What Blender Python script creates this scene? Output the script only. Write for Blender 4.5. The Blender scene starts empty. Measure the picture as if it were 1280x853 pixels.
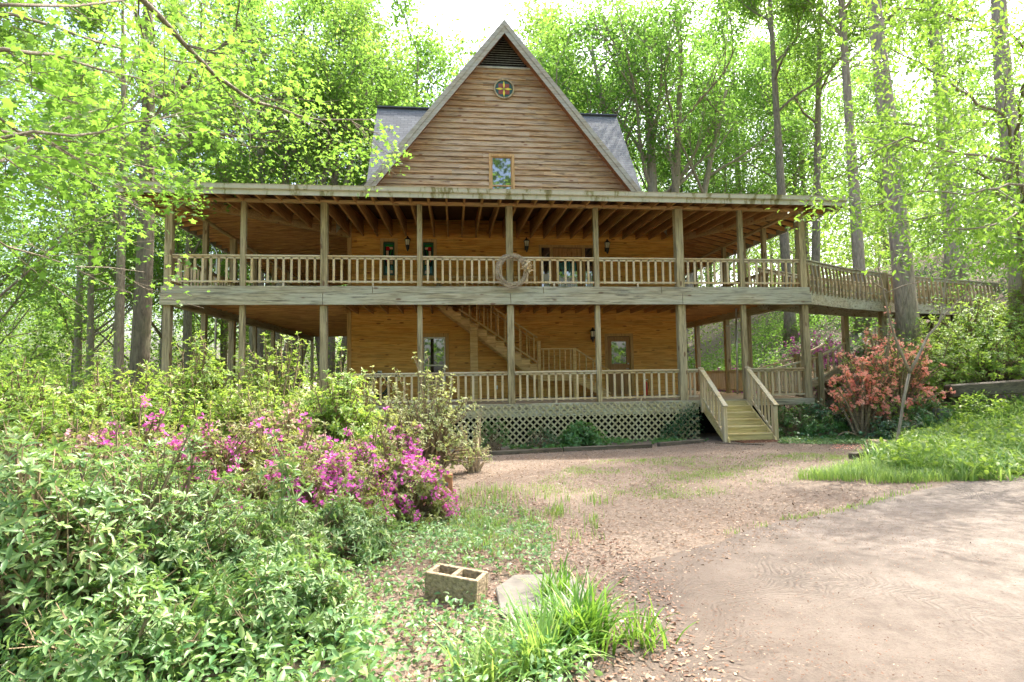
import bpy, math, random
import numpy as np
from mathutils import Vector, Matrix

random.seed(7)
RNG = np.random.default_rng(11)
SC = bpy.context.scene
COL = SC.collection
PI = math.pi

# ------------------------------------------------------------------ camera, world, sun, exposure
cam = bpy.data.cameras.new('camera')
cam.lens = 688.3 / 1280 * 36
cam.sensor_width = 36
cam.clip_start = .05
cam.clip_end = 1500
co = bpy.data.objects.new('camera', cam)
COL.objects.link(co)
CAM = (7.568, -15.490, 0.794)
r_ = (0.99438712, -0.10479842, -0.01454491)
u_ = (0.0079337, -0.06322782, 0.99796758)
f_ = (0.10550507, 0.9924815, 0.06204149)
co.matrix_world = Matrix(((r_[0], u_[0], -f_[0], CAM[0]), (r_[1], u_[1], -f_[1], CAM[1]),
                          (r_[2], u_[2], -f_[2], CAM[2]), (0, 0, 0, 1)))
SC.camera = co

SUN_EL = math.radians(58)
SUN_AZ = math.radians(52)      # from +Y (behind the house) towards +X (right)
sun_dir = Vector((math.sin(SUN_AZ) * math.cos(SUN_EL), math.cos(SUN_AZ) * math.cos(SUN_EL), math.sin(SUN_EL)))
w = bpy.data.worlds.new('World')
SC.world = w
w.use_nodes = True
nt = w.node_tree
sky = nt.nodes.new('ShaderNodeTexSky')
sky.sky_type = 'NISHITA'
sky.sun_disc = False
sky.sun_elevation = SUN_EL
sky.sun_rotation = SUN_AZ
sky.air_density = 1.0
sky.dust_density = 6.0
sky.ozone_density = .6
bg = nt.nodes['Background']
nt.links.new(sky.outputs[0], bg.inputs[0])
bg.inputs[1].default_value = 0.15
sl = bpy.data.lights.new('sun', 'SUN')
sl.energy = 2.0
sl.angle = math.radians(.6)
sl.color = (1, .95, .86)
so = bpy.data.objects.new('sun', sl)
so.rotation_euler = sun_dir.to_track_quat('Z', 'Y').to_euler()
COL.objects.link(so)
SC.view_settings.view_transform = 'Standard'
SC.view_settings.look = 'None'
SC.view_settings.gamma = 1
SC.view_settings.use_curve_mapping = False
SC.view_settings.exposure = 2.35
SC.cycles.max_bounces = 9
SC.cycles.diffuse_bounces = 6
SC.cycles.transmission_bounces = 5
SC.cycles.transparent_max_bounces = 8
SC.cycles.use_denoising = True

# ------------------------------------------------------------------ terrain height
def sstep(a, b, x):
    t = np.clip((np.asarray(x, float) - a) / (b - a), 0, 1)
    return t * t * (3 - 2 * t)

def gh(x, y):
    x = np.asarray(x, float); y = np.asarray(y, float)
    z = -1.18 + .035 * np.clip(-y, 0, 18) + .015 * np.clip(x - 10, 0, 7.8)
    z = z - .07 * np.clip(-2 - x, 0, 40)
    b = np.clip(x - 18.4, 0, None); b = b * b / (b + 1.0)
    z = z + np.minimum(.49 * b, 9 + .02 * b) * sstep(-6.5, .5, y)
    z = z + .035 * np.sin(x * 1.3 + 1.7 * np.sin(y * .8)) * np.cos(y * 1.1) * sstep(0, 2, np.abs(y + 1) - 1)
    return z
H = lambda x, y: float(gh(x, y))

# ------------------------------------------------------------------ materials
def newmat(name):
    m = bpy.data.materials.new(name); m.use_nodes = True
    n = m.node_tree; b = n.nodes['Principled BSDF']
    return m, n, b
def N(nt, t, **kw):
    n = nt.nodes.new(t)
    for k, v in kw.items():
        if k.startswith('i_'):
            key = k[2:]
            n.inputs[int(key) if key.isdigit() else key].default_value = v
        else: setattr(n, k, v)
    return n
def ramp(nt, stops, fac):
    r = nt.nodes.new('ShaderNodeValToRGB')
    e = r.color_ramp.elements
    while len(e) < len(stops): e.new(.5)
    for i, (p, c) in enumerate(stops):
        e[i].position = p; e[i].color = (*c, 1) if len(c) == 3 else c
    nt.links.new(fac, r.inputs[0]); return r.outputs[0]
def mixc(nt, fac, a, b, mode='MIX'):
    n = nt.nodes.new('ShaderNodeMix'); n.data_type = 'RGBA'; n.blend_type = mode
    for s, v in ((n.inputs[0], fac), (n.inputs[6], a), (n.inputs[7], b)):
        if hasattr(v, 'links') or isinstance(v, bpy.types.NodeSocket): nt.links.new(v, s)
        elif isinstance(v, (int, float)): s.default_value = v
        else: s.default_value = (*v, 1)
    return n.outputs[2]
def math_(nt, op, a, b=0.0):
    n = nt.nodes.new('ShaderNodeMath'); n.operation = op
    for s, v in ((n.inputs[0], a), (n.inputs[1], b)):
        if isinstance(v, bpy.types.NodeSocket): nt.links.new(v, s)
        else: s.default_value = v
    return n.outputs[0]

def wood(name, lo, hi, axis='x', rough=.75, board=None, grey=None, greyamt=.5, knots=.5, streak=.4, green=0):
    """planks: grain runs along `axis`; `board` = plank pitch across z"""
    m, t, b = newmat(name)
    tc = N(t, 'ShaderNodeTexCoord'); oi = N(t, 'ShaderNodeObjectInfo')
    off = N(t, 'ShaderNodeVectorMath', operation='SCALE'); off.inputs[0].default_value = (13, 17, 11)
    t.links.new(oi.outputs['Random'], off.inputs['Scale'])
    ad = N(t, 'ShaderNodeVectorMath', operation='ADD')
    t.links.new(tc.outputs['Object'], ad.inputs[0]); t.links.new(off.outputs[0], ad.inputs[1])
    P = ad.outputs[0]
    if board:
        sep = N(t, 'ShaderNodeSeparateXYZ'); t.links.new(tc.outputs['Object'], sep.inputs[0])
        row = math_(t, 'FLOOR', math_(t, 'DIVIDE', sep.outputs[2], board))
        rr = N(t, 'ShaderNodeTexWhiteNoise', noise_dimensions='1D'); t.links.new(row, rr.inputs['W'])
        # butt joints along the row
        ax = sep.outputs[0] if axis == 'x' else sep.outputs[1]
        sh = math_(t, 'ADD', math_(t, 'DIVIDE', ax, 3.4), math_(t, 'MULTIPLY', rr.outputs[0], 7.3))
        seg = math_(t, 'FLOOR', sh)
        cmb = N(t, 'ShaderNodeCombineXYZ'); t.links.new(row, cmb.inputs[0]); t.links.new(seg, cmb.inputs[1])
        wn = N(t, 'ShaderNodeTexWhiteNoise', noise_dimensions='3D'); t.links.new(cmb.outputs[0], wn.inputs['Vector'])
        brd = wn.outputs[0]
        ofs = N(t, 'ShaderNodeVectorMath', operation='SCALE'); ofs.inputs['Scale'].default_value = 9
        t.links.new(wn.outputs['Color'], ofs.inputs[0])
        ad2 = N(t, 'ShaderNodeVectorMath', operation='ADD'); t.links.new(P, ad2.inputs[0]); t.links.new(ofs.outputs[0], ad2.inputs[1])
        P = ad2.outputs[0]
    else: brd = oi.outputs['Random']
    g = {'x': (1, 0, 0), 'y': (0, 1, 0), 'z': (0, 0, 1)}[axis]
    def mp(al, ac):
        mpn = N(t, 'ShaderNodeMapping'); mpn.inputs['Scale'].default_value = tuple(al if q else ac for q in g)
        t.links.new(P, mpn.inputs['Vector']); return mpn.outputs[0]
    n1 = N(t, 'ShaderNodeTexNoise', i_Scale=1.0, i_Detail=6, i_Roughness=.65, i_Distortion=.6); t.links.new(mp(1.6, 26), n1.inputs['Vector'])
    n2 = N(t, 'ShaderNodeTexNoise', i_Scale=1.0, i_Detail=3); t.links.new(mp(.6, 2.2), n2.inputs['Vector'])
    col = ramp(t, [(.38, lo), (.60, hi)], n1.outputs[0])
    mid = tuple((a + c) / 2 for a, c in zip(lo, hi))
    col = mixc(t, math_(t, 'MULTIPLY', brd, .35), col, tuple(c * .55 for c in lo))
    if grey:
        gm = ramp(t, [(.42, (0, 0, 0)), (.58, (1, 1, 1))], n2.outputs[0])
        gs = N(t, 'ShaderNodeRGBToBW'); t.links.new(gm, gs.inputs[0])
        col = mixc(t, math_(t, 'MULTIPLY', gs.outputs[0], greyamt), col, grey)
    if green:
        n5 = N(t, 'ShaderNodeTexNoise', i_Scale=1.4, i_Detail=4); t.links.new(P, n5.inputs['Vector'])
        col = mixc(t, math_(t, 'MULTIPLY', n5.outputs[0], green), col, (.20, .27, .11))
    # dark weather streaks
    n3 = N(t, 'ShaderNodeTexNoise', i_Scale=1.0, i_Detail=5, i_Roughness=.7); t.links.new(mp(1.1, 17), n3.inputs['Vector'])
    sm = ramp(t, [(.53, (0, 0, 0)), (.62, (1, 1, 1))], n3.outputs[0])
    col = mixc(t, math_(t, 'MULTIPLY', sm, streak), col, tuple(c * .28 for c in mid))
    # knots
    vo = N(t, 'ShaderNodeTexVoronoi', i_Scale=1.0); t.links.new(mp(1.5, 4.2), vo.inputs['Vector'])
    km = ramp(t, [(.09, (1, 1, 1)), (.15, (0, 0, 0))], vo.outputs['Distance'])
    col = mixc(t, math_(t, 'MULTIPLY', km, knots), col, (mid[0] * .35, mid[1] * .22, mid[2] * .18))
    t.links.new(col, b.inputs['Base Color'])
    b.inputs['Roughness'].default_value = rough
    bp = N(t, 'ShaderNodeBump', i_Strength=.35, i_Distance=.006); t.links.new(n1.outputs[0], bp.inputs['Height'])
    t.links.new(bp.outputs[0], b.inputs['Normal'])
    return m

def plain(name, c, rough=.6, metal=0, var=.12, scale=8, bump=0.0, spec=None):
    m, t, b = newmat(name)
    tc = N(t, 'ShaderNodeTexCoord')
    n1 = N(t, 'ShaderNodeTexNoise', i_Scale=scale, i_Detail=5); t.links.new(tc.outputs['Object'], n1.inputs['Vector'])
    col = ramp(t, [(.3, tuple(max(0, v * (1 - var * 2)) for v in c)), (.7, tuple(min(1, v * (1 + var)) for v in c))], n1.outputs[0])
    t.links.new(col, b.inputs['Base Color'])
    b.inputs['Roughness'].default_value = rough; b.inputs['Metallic'].default_value = metal
    if bump:
        bp = N(t, 'ShaderNodeBump', i_Strength=bump, i_Distance=.02); t.links.new(n1.outputs[0], bp.inputs['Height'])
        t.links.new(bp.outputs[0], b.inputs['Normal'])
    return m

def leafmat(name, ca, cb, tr, rough=.45, mixt=.45, spec=.4, cc=None):
    """two tones mixed by a per-leaf random attribute + translucency"""
    m, t, b = newmat(name)
    at = N(t, 'ShaderNodeAttribute', attribute_name='lr')
    col = ramp(t, [(0, ca), (.8, cb), (1, cc or cb)], at.outputs['Fac'])
    oi = N(t, 'ShaderNodeObjectInfo')
    hs = N(t, 'ShaderNodeHueSaturation')
    t.links.new(math_(t, 'ADD', math_(t, 'MULTIPLY', oi.outputs['Random'], .035), .482), hs.inputs['Hue'])
    t.links.new(math_(t, 'ADD', math_(t, 'MULTIPLY', oi.outputs['Random'], .25), .9), hs.inputs['Value'])
    t.links.new(col, hs.inputs['Color'])
    t.links.new(hs.outputs[0], b.inputs['Base Color'])
    b.inputs['Roughness'].default_value = rough
    b.inputs['Specular IOR Level'].default_value = spec
    tl = N(t, 'ShaderNodeBsdfTranslucent')
    tcol = mixc(t, math_(t, 'MULTIPLY', at.outputs['Fac'], .6), tr, tuple(min(1, c * 1.35) for c in tr))
    t.links.new(tcol, tl.inputs['Color'])
    mx = N(t, 'ShaderNodeMixShader'); mx.inputs[0].default_value = mixt
    t.links.new(b.outputs[0], mx.inputs[1]); t.links.new(tl.outputs[0], mx.inputs[2])
    t.links.new(mx.outputs[0], t.nodes['Material Output'].inputs['Surface'])
    return m

def bark(name, lo, hi, moss=.2):
    m, t, b = newmat(name)
    tc = N(t, 'ShaderNodeTexCoord')
    mp = N(t, 'ShaderNodeMapping'); mp.inputs['Scale'].default_value = (7, 7, 1.3); t.links.new(tc.outputs['Object'], mp.inputs[0])
    n1 = N(t, 'ShaderNodeTexNoise', i_Scale=2.2, i_Detail=7, i_Roughness=.7, i_Distortion=.8); t.links.new(mp.outputs[0], n1.inputs['Vector'])
    col = ramp(t, [(.33, lo), (.66, hi)], n1.outputs[0])
    n2 = N(t, 'ShaderNodeTexNoise', i_Scale=.9, i_Detail=5); t.links.new(tc.outputs['Object'], n2.inputs['Vector'])
    mm = ramp(t, [(.5, (0, 0, 0)), (.66, (1, 1, 1))], n2.outputs[0])
    col = mixc(t, math_(t, 'MULTIPLY', mm, moss), col, (.16, .19, .09))
    t.links.new(col, b.inputs['Base Color']); b.inputs['Roughness'].default_value = .9
    bp = N(t, 'ShaderNodeBump', i_Strength=.9, i_Distance=.04); t.links.new(n1.outputs[0], bp.inputs['Height'])
    t.links.new(bp.outputs[0], b.inputs['Normal'])
    return m

M = {}
M['post'] = wood('weathered_post_wood', (.22, .16, .07), (.52, .41, .22), 'z', grey=(.42, .37, .25), greyamt=.4, knots=.9, streak=.75, green=.06)
M['beam'] = wood('weathered_beam_wood', (.27, .23, .14), (.55, .49, .34), 'x', grey=(.44, .45, .36), greyamt=.45, knots=.9, streak=.8, green=.05)
M['beamy'] = wood('weathered_side_beam_wood', (.26, .20, .10), (.46, .38, .22), 'y', grey=(.38, .36, .25), greyamt=.4, knots=.5, streak=.5, green=.1)
M['plate'] = wood('header_wood', (.36, .19, .07), (.58, .36, .15), 'x', grey=(.45, .36, .2), greyamt=.4, knots=.8, streak=.3)
M['platey'] = wood('side_header_wood', (.34, .20, .08), (.52, .34, .15), 'y', grey=(.40, .36, .22), greyamt=.4, knots=.5, streak=.3)
M['rail'] = wood('railing_wood_lengthwise', (.42, .29, .13), (.70, .54, .31), 'x', grey=(.58, .56, .45), greyamt=.5, knots=.4, streak=.25)
M['raily'] = wood('railing_wood_sideways', (.42, .30, .13), (.66, .51, .28), 'y', grey=(.50, .48, .38), greyamt=.5, knots=.4, streak=.3)
M['balu'] = wood('baluster_wood', (.42, .30, .13), (.70, .55, .32), 'z', grey=(.58, .50, .36), greyamt=.5, knots=.3, streak=.2)
M['stair'] = wood('stair_wood', (.52, .30, .10), (.80, .55, .25), 'x', grey=(.66, .52, .3), greyamt=.2, knots=.4, streak=.2)
M['tread'] = wood('tread_wood', (.44, .33, .11), (.72, .57, .25), 'x', grey=(.55, .48, .28), greyamt=.4, knots=.4, streak=.35)
M['siding'] = wood('stained_siding', (.62, .27, .04), (.84, .49, .12), 'x', .55, board=.185, knots=.9, streak=.42)
M['sidingy'] = wood('stained_side_siding', (.55, .23, .035), (.74, .40, .09), 'y', .6, board=.185, knots=.9, streak=.4)
M['gable'] = wood('weathered_gable_siding', (.30, .175, .075), (.62, .42, .22), 'x', .8, board=.213, grey=(.48, .39, .27), greyamt=.55, knots=.9, streak=.85)
M['raft'] = wood('rafter_wood', (.38, .18, .055), (.64, .36, .13), 'y', knots=.4, streak=.4)
M['raftx'] = wood('side_rafter_wood', (.38, .18, .055), (.64, .36, .13), 'x', knots=.4, streak=.4)
M['roofshade'] = wood('shaded_roof_deck_wood', (.06, .028, .012), (.17, .075, .03), 'x', knots=.3, streak=.5)  # deck colour darkened to carry the shade between the lit rafters
M['deckb'] = wood('deck_board_wood', (.44, .24, .09), (.66, .40, .16), 'x', board=None, knots=.4, streak=.5, rough=.85)
M['decky'] = wood('side_deck_wood', (.34, .24, .13), (.54, .40, .24), 'x', knots=.4, streak=.5, rough=.85)
M['trim'] = wood('window_trim_wood', (.46, .26, .09), (.68, .44, .18), 'z', knots=.4, streak=.2)
M['fascia'] = plain('weathered_grey_fascia_paint', (.50, .49, .40), .6, var=.18, scale=3)
M['soffit'] = wood('soffit_boards', (.20, .085, .035), (.40, .18, .07), 'z', knots=.5, streak=.4)
M['lattice'] = wood('lattice_wood', (.34, .28, .13), (.58, .50, .29), 'z', grey=(.46, .43, .29), greyamt=.4, knots=.1, streak=.3, green=.1)
M['dark'] = plain('shade_black', (.012, .011, .01), .95)  # black colour standing in for unlit depth
M['metal'] = plain('galvanised_metal', (.62, .66, .64), .35, .6, .05)
M['black'] = plain('black_lantern_metal', (.02, .024, .03), .45, .3)
M['lampglass'] = plain('frosted_lantern_glass', (.75, .72, .55), .25)
M['concrete'] = plain('cinder_block_concrete', (.34, .26, .165), .97, var=.22, scale=38, bump=.9)
M['slab'] = plain('stone_slab', (.18, .165, .14), .9, var=.2, scale=6, bump=.4)
M['tie'] = wood('old_timber', (.045, .032, .02), (.14, .105, .065), 'x', grey=(.14, .125, .09), greyamt=.4, knots=.2, streak=.7)
M['red'] = plain('red_extinguisher_paint', (.6, .02, .015), .3)
M['white'] = plain('white_paint', (.75, .74, .68), .5, var=.05)
M['pane_reflection'] = plain('pale_glass_reflection', (.80, .80, .82), .8, var=.04)  # white strips painting a pale reflection on the door glass
M['greenframe'] = plain('dark_green_frame_paint', (.02, .09, .045), .5)
M['hose'] = plain('green_hose_rubber', (.02, .07, .055), .4)
M['rust'] = plain('rusty_mat', (.22, .09, .045), .9, var=.4, scale=20)
M['twig'] = plain('dry_twig', (.44, .35, .24), .9, var=.25, scale=30)
M['ribbon'] = plain('straw_ribbon', (.85, .66, .40), .8, var=.2, scale=20)
M['brick'] = plain('terracotta', (.42, .20, .10), .9, var=.25, scale=12)
M['stem'] = plain('shrub_stem_bark', (.27, .20, .12), .9, var=.3, scale=20)
M['greenstem'] = plain('green_stem', (.22, .30, .10), .7, var=.2, scale=20)
for nm, c in dict(sg_red=(.5, .015, .02), sg_green=(.02, .28, .05), sg_blue=(.02, .06, .35), sg_peach=(.72, .48, .32), sg_teal=(.05, .22, .25), sg_yellow=(.75, .62, .05), sg_teal2=(.018, .07, .06), sg_dark=(.012, .03, .03), sg_brown=(.26, .045, .03)).items():
    M[nm] = plain('stained_glass_' + nm[3:], c, .12, var=.1, scale=18)
def glassy(name, c, rough=.03):
    m, t, b = newmat(name)
    b.inputs['Base Color'].default_value = (*c, 1); b.inputs['Roughness'].default_value = rough
    b.inputs['Specular IOR Level'].default_value = .9; b.inputs['IOR'].default_value = 1.9
    b.inputs['Coat Weight'].default_value = 1; b.inputs['Coat Roughness'].default_value = .02; b.inputs['Coat IOR'].default_value = 2.1
    return m
M['pane'] = glassy('window_glass', (.02, .025, .03))

def shingles():
    m, t, b = newmat('grey_asphalt_shingles')
    tc = N(t, 'ShaderNodeTexCoord')
    br = N(t, 'ShaderNodeTexBrick', offset=.5)
    br.inputs['Scale'].default_value = 1; br.inputs['Brick Width'].default_value = .32; br.inputs['Row Height'].default_value = .15
    br.inputs['Mortar Size'].default_value = .012; br.inputs['Color1'].default_value = (.085, .095, .104, 1)
    br.inputs['Color2'].default_value = (.14, .154, .165, 1); br.inputs['Mortar'].default_value = (.05, .055, .065, 1)
    t.links.new(tc.outputs['UV'], br.inputs['Vector'])
    n1 = N(t, 'ShaderNodeTexNoise', i_Scale=1.5, i_Detail=5); t.links.new(tc.outputs['UV'], n1.inputs['Vector'])
    c = mixc(t, math_(t, 'MULTIPLY', n1.outputs[0], .5), br.outputs[0], (.14, .145, .145))
    t.links.new(c, b.inputs['Base Color']); b.inputs['Roughness'].default_value = .9
    bp = N(t, 'ShaderNodeBump', i_Strength=.6, i_Distance=.02); t.links.new(br.outputs['Fac'], bp.inputs['Height']); bp.invert = True
    t.links.new(bp.outputs[0], b.inputs['Normal'])
    return m
M['shingle'] = shingles()

# ------------------------------------------------------------------ mesh helpers
class MB:
    def __init__(s): s.v = []; s.f = []; s.uv = None
    def quadbox(s, P):       # 8 points: bottom 4 ccw, top 4
        n = len(s.v); s.v += [tuple(p) for p in P]
        s.f += [(n, n+3, n+2, n+1), (n+4, n+5, n+6, n+7), (n, n+1, n+5, n+4), (n+1, n+2, n+6, n+5), (n+2, n+3, n+7, n+6), (n+3, n, n+4, n+7)]
        return s
    def box(s, x0, x1, y0, y1, z0, z1):
        return s.quadbox([(x0,y0,z0),(x1,y0,z0),(x1,y1,z0),(x0,y1,z0),(x0,y0,z1),(x1,y0,z1),(x1,y1,z1),(x0,y1,z1)])
    def bar(s, a, b, wd, ht, up=(0, 0, 1)):
        a = Vector(a); b = Vector(b); d = (b - a).normalized(); upv = Vector(up)
        sd = d.cross(upv)
        if sd.length < 1e-4: sd = d.cross(Vector((0, 1, 0)))
        sd.normalize(); u2 = sd.cross(d).normalized()
        sd *= wd / 2; u2 *= ht / 2
        return s.quadbox([a-sd-u2, a+sd-u2, b+sd-u2, b-sd-u2, a-sd+u2, a+sd+u2, b+sd+u2, b-sd+u2])
    def prism(s, pts, ax, d0, d1):   # polygon in plane normal to ax ('x','y','z'), extruded d0..d1
        n = len(s.v); k = len(pts)
        def mk(p, d): return {'x': (d, p[0], p[1]), 'y': (p[0], d, p[1]), 'z': (p[0], p[1], d)}[ax]
        s.v += [mk(p, d0) for p in pts] + [mk(p, d1) for p in pts]
        s.f.append(tuple(range(n, n+k))); s.f.append(tuple(range(n+2*k-1, n+k-1, -1)))
        for i in range(k):
            j = (i+1) % k; s.f.append((n+i, n+k+i, n+k+j, n+j))
        return s
    def tube(s, pts, rad, n=6, cap=True):
        pts = [Vector(p) for p in pts]
        if not hasattr(rad, '__len__'): rad = [rad] * len(pts)
        b0 = len(s.v); pv = None
        for i, p in enumerate(pts):
            d = (pts[min(i+1, len(pts)-1)] - pts[max(i-1, 0)])
            if d.length < 1e-6: d = Vector((0, 0, 1))
            d.normalize()
            if pv is None:
                a = d.orthogonal().normalized()
            else:
                a = (pv - d * pv.dot(d))
                a = a.normalized() if a.length > 1e-5 else d.orthogonal().normalized()
            pv = a; c = d.cross(a)
            for k in range(n):
                th = 2 * PI * k / n
                s.v.append(tuple(p + (a * math.cos(th) + c * math.sin(th)) * rad[i]))
        for i in range(len(pts) - 1):
            for k in range(n):
                q = b0 + i*n; k2 = (k+1) % n
                s.f.append((q+k, q+k2, q+n+k2, q+n+k))
        if cap:
            s.f.append(tuple(b0 + k for k in range(n-1, -1, -1)))
            e = b0 + (len(pts)-1)*n; s.f.append(tuple(e + k for k in range(n)))
        return s
    def mesh(s, name, mat, smooth=False):
        me = bpy.data.meshes.new(name); me.from_pydata(s.v, [], s.f); me.update()
        for x in (mat if isinstance(mat, (list, tuple)) else [mat]): me.materials.append(x)
        if smooth: me.polygons.foreach_set('use_smooth', [True] * len(me.polygons))
        return me
    def build(s, name, mat, parent=None, label=None, smooth=False, bevel=0):
        o = bpy.data.objects.new(name, s.mesh(name, mat, smooth)); COL.objects.link(o)
        if parent: o.parent = parent; o.matrix_parent_inverse = parent.matrix_world.inverted() if False else Matrix.Identity(4)
        if parent: o.location = -WORLD_LOC(parent)
        if label: o['label'] = label
        if bevel:
            md = o.modifiers.new('bevel', 'BEVEL'); md.width = bevel; md.segments = 1; md.limit_method = 'ANGLE'
        return o
def WORLD_LOC(o):
    v = Vector(o.location)
    while o.parent: o = o.parent; v += o.location
    return v
def empty(name, loc, label=None, cat=None, group=None):
    o = bpy.data.objects.new(name, None); COL.objects.link(o); o.location = loc; o.empty_display_size = .2
    tag(o, label, cat, group); return o
def tag(o, label=None, cat=None, group=None, kind=None):
    if label: o['label'] = label
    if cat: o['category'] = cat
    if group: o['group'] = group
    if kind: o['kind'] = kind
    return o
def link(name, me, parent=None, loc=None, label=None):
    o = bpy.data.objects.new(name, me); COL.objects.link(o)
    if parent: o.parent = parent; o.location = -WORLD_LOC(parent)
    if loc is not None: o.location = loc
    if label: o['label'] = label
    return o
def copy_tree(o, parent=None):
    c = o.copy(); COL.objects.link(c); c.parent = parent
    for ch in list(o.children): copy_tree(ch, c)
    return c

def np_mesh(name, V, F, mats, lr=None, smooth=False):
    """V (n,3); F (m,k) all same k; or list of arrays"""
    me = bpy.data.meshes.new(name)
    Fs = F if isinstance(F, list) else [F]
    me.vertices.add(len(V)); me.vertices.foreach_set('co', np.ascontiguousarray(V, np.float32).ravel())
    li = np.concatenate([f.ravel() for f in Fs]).astype(np.int32)
    tot = np.concatenate([np.full(len(f), f.shape[1]) for f in Fs]).astype(np.int32)
    st = np.concatenate([[0], np.cumsum(tot)[:-1]]).astype(np.int32)
    me.loops.add(len(li)); me.loops.foreach_set('vertex_index', li)
    me.polygons.add(len(tot)); me.polygons.foreach_set('loop_start', st); me.polygons.foreach_set('loop_total', tot)
    if smooth: me.polygons.foreach_set('use_smooth', np.ones(len(tot), bool))
    for x in (mats if isinstance(mats, (list, tuple)) else [mats]): me.materials.append(x)
    if lr is not None:
        a = me.attributes.new('lr', 'FLOAT', 'POINT'); a.data.foreach_set('value', lr.astype(np.float32))
    me.update(calc_edges=True)
    return me

# leaf templates: verts (along, side, up), faces
T = {}
T['rhomb'] = (np.array([(0,0,0),(.45,.5,.10),(1,0,-.08),(.45,-.5,.10)]), [(0,1,2,3)])
T['lance'] = (np.array([(0,0,0),(.28,.42,.07),(.28,0,0),(.28,-.42,.07),(.66,.38,.03),(.66,0,-.05),(.66,-.38,.03),(1,0,-.18)]),
              [(0,2,1),(0,3,2),(1,2,5,4),(2,3,6,5),(4,5,7),(5,6,7)])
def star(k=5, inner=.38, fan=1.0):
    v = [(.0, 0, 0)]
    angs = np.linspace(-PI*.78*fan, PI*.78*fan, k)
    for i, a in enumerate(angs):
        L = 1.0 if i == k // 2 else (.92 if abs(i - k//2) == 1 else .66)
        v.append((L*math.cos(a)*.6+.35, L*math.sin(a)*.6, -.06*L))
        if i < k-1:
            b = (angs[i] + angs[i+1]) / 2
            v.append((inner*math.cos(b)*.6+.35, inner*math.sin(b)*.6, .03))
    n = len(v)
    c = len(v); v.append((.35, 0, .03))
    f = []
    for i in range(k):
        tip = 1 + 2*i
        l = tip-1 if i > 0 else 0; r = tip+1 if i < k-1 else 0
        f.append((c, l, tip, r))
    return np.array(v, float), f
T['star'] = star()
def flower(k=5):
    v = [(0, 0, -.25)]; f = []
    for i in range(k):
        a = 2*PI*i/k
        e = len(v)
        for da, rr, z in ((-.5, .38, .0), (0, .52, .02), (.5, .38, .0)):
            v.append((rr*math.cos(a+da), rr*math.sin(a+da), z))
        f.append((0, e, e+1, e+2))
    return np.array(v, float), f
T['flower'] = flower()
T['blade'] = (np.array([(0,.5,0),(0,-.5,0),(.35,.45,.20),(.35,-.45,.20),(.7,.32,.22),(.7,-.32,.22),(1,0,.05)]), [(0,1,3,2),(2,3,5,4),(4,5,6)])
T['litter'] = (np.array([(0,0,0),(.3,.4,.12),(.75,.32,.03),(1,0,.14),(.7,-.38,.0),(.25,-.35,.1)]), [(0,1,2,3),(0,3,4,5)])

def unit(a): return a / (np.linalg.norm(a, axis=-1, keepdims=True) + 1e-9)
def leaves(name, P, D, U, L, W, tmpl, mat, lr=None):
    tv, tf = T[tmpl]
    n = len(P); k = len(tv)
    D = unit(D); S = unit(np.cross(U, D)); U = np.cross(D, S)
    L = np.broadcast_to(L, (n,)); W = np.broadcast_to(W, (n,))
    V = (P[:, None, :] + D[:, None, :] * (tv[:, 0][None, :] * L[:, None])[..., None]
         + S[:, None, :] * (tv[:, 1][None, :] * W[:, None])[..., None]
         + U[:, None, :] * (tv[:, 2][None, :] * L[:, None])[..., None])
    V = V.reshape(-1, 3)
    base = (np.arange(n) * k)[:, None]
    by = {}
    for f in tf: by.setdefault(len(f), []).append(f)
    Fs = [(base[:, :, None] + np.array(fl)[None]).reshape(-1, q) for q, fl in by.items()]
    if lr is None: lr = RNG.random(n)
    return np_mesh(name, V, Fs, mat, np.repeat(lr, k))
def rdir(n, zb=0.0, zs=1.0):
    d = RNG.normal(size=(n, 3)); d[:, 2] = d[:, 2] * zs + zb
    return unit(d)

# ------------------------------------------------------------------ ground
def ground_mat():
    m, t, b = newmat('leaf_litter_ground')
    tc = N(t, 'ShaderNodeTexCoord'); P = tc.outputs['Object']
    n1 = N(t, 'ShaderNodeTexNoise', i_Scale=.55, i_Detail=4); t.links.new(P, n1.inputs['Vector'])
    n2 = N(t, 'ShaderNodeTexNoise', i_Scale=7, i_Detail=10, i_Roughness=.8); t.links.new(P, n2.inputs['Vector'])
    vo = N(t, 'ShaderNodeTexVoronoi', i_Scale=48); t.links.new(P, vo.inputs['Vector'])
    vs = N(t, 'ShaderNodeSeparateColor'); t.links.new(vo.outputs['Color'], vs.inputs[0])
    c = ramp(t, [(.3, (.10, .072, .05)), (.5, (.205, .158, .118)), (.7, (.30, .245, .19))], n2.outputs[0])
    c2 = ramp(t, [(.0, (.11, .07, .045)), (.5, (.215, .165, .12)), (1, (.33, .27, .21))], vs.outputs[0])
    c = mixc(t, .5, c, c2)
    dm = ramp(t, [(.40, (1, 1, 1)), (.56, (0, 0, 0))], n1.outputs[0])
    c = mixc(t, math_(t, 'MULTIPLY', dm, .35), c, (.13, .085, .06))
    t.links.new(c, b.inputs['Base Color']); b.inputs['Roughness'].default_value = .95
    bp = N(t, 'ShaderNodeBump', i_Strength=.8, i_Distance=.03)
    t.links.new(math_(t, 'ADD', n2.outputs[0], vs.outputs[1]), bp.inputs['Height']); t.links.new(bp.outputs[0], b.inputs['Normal'])
    return m
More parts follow.
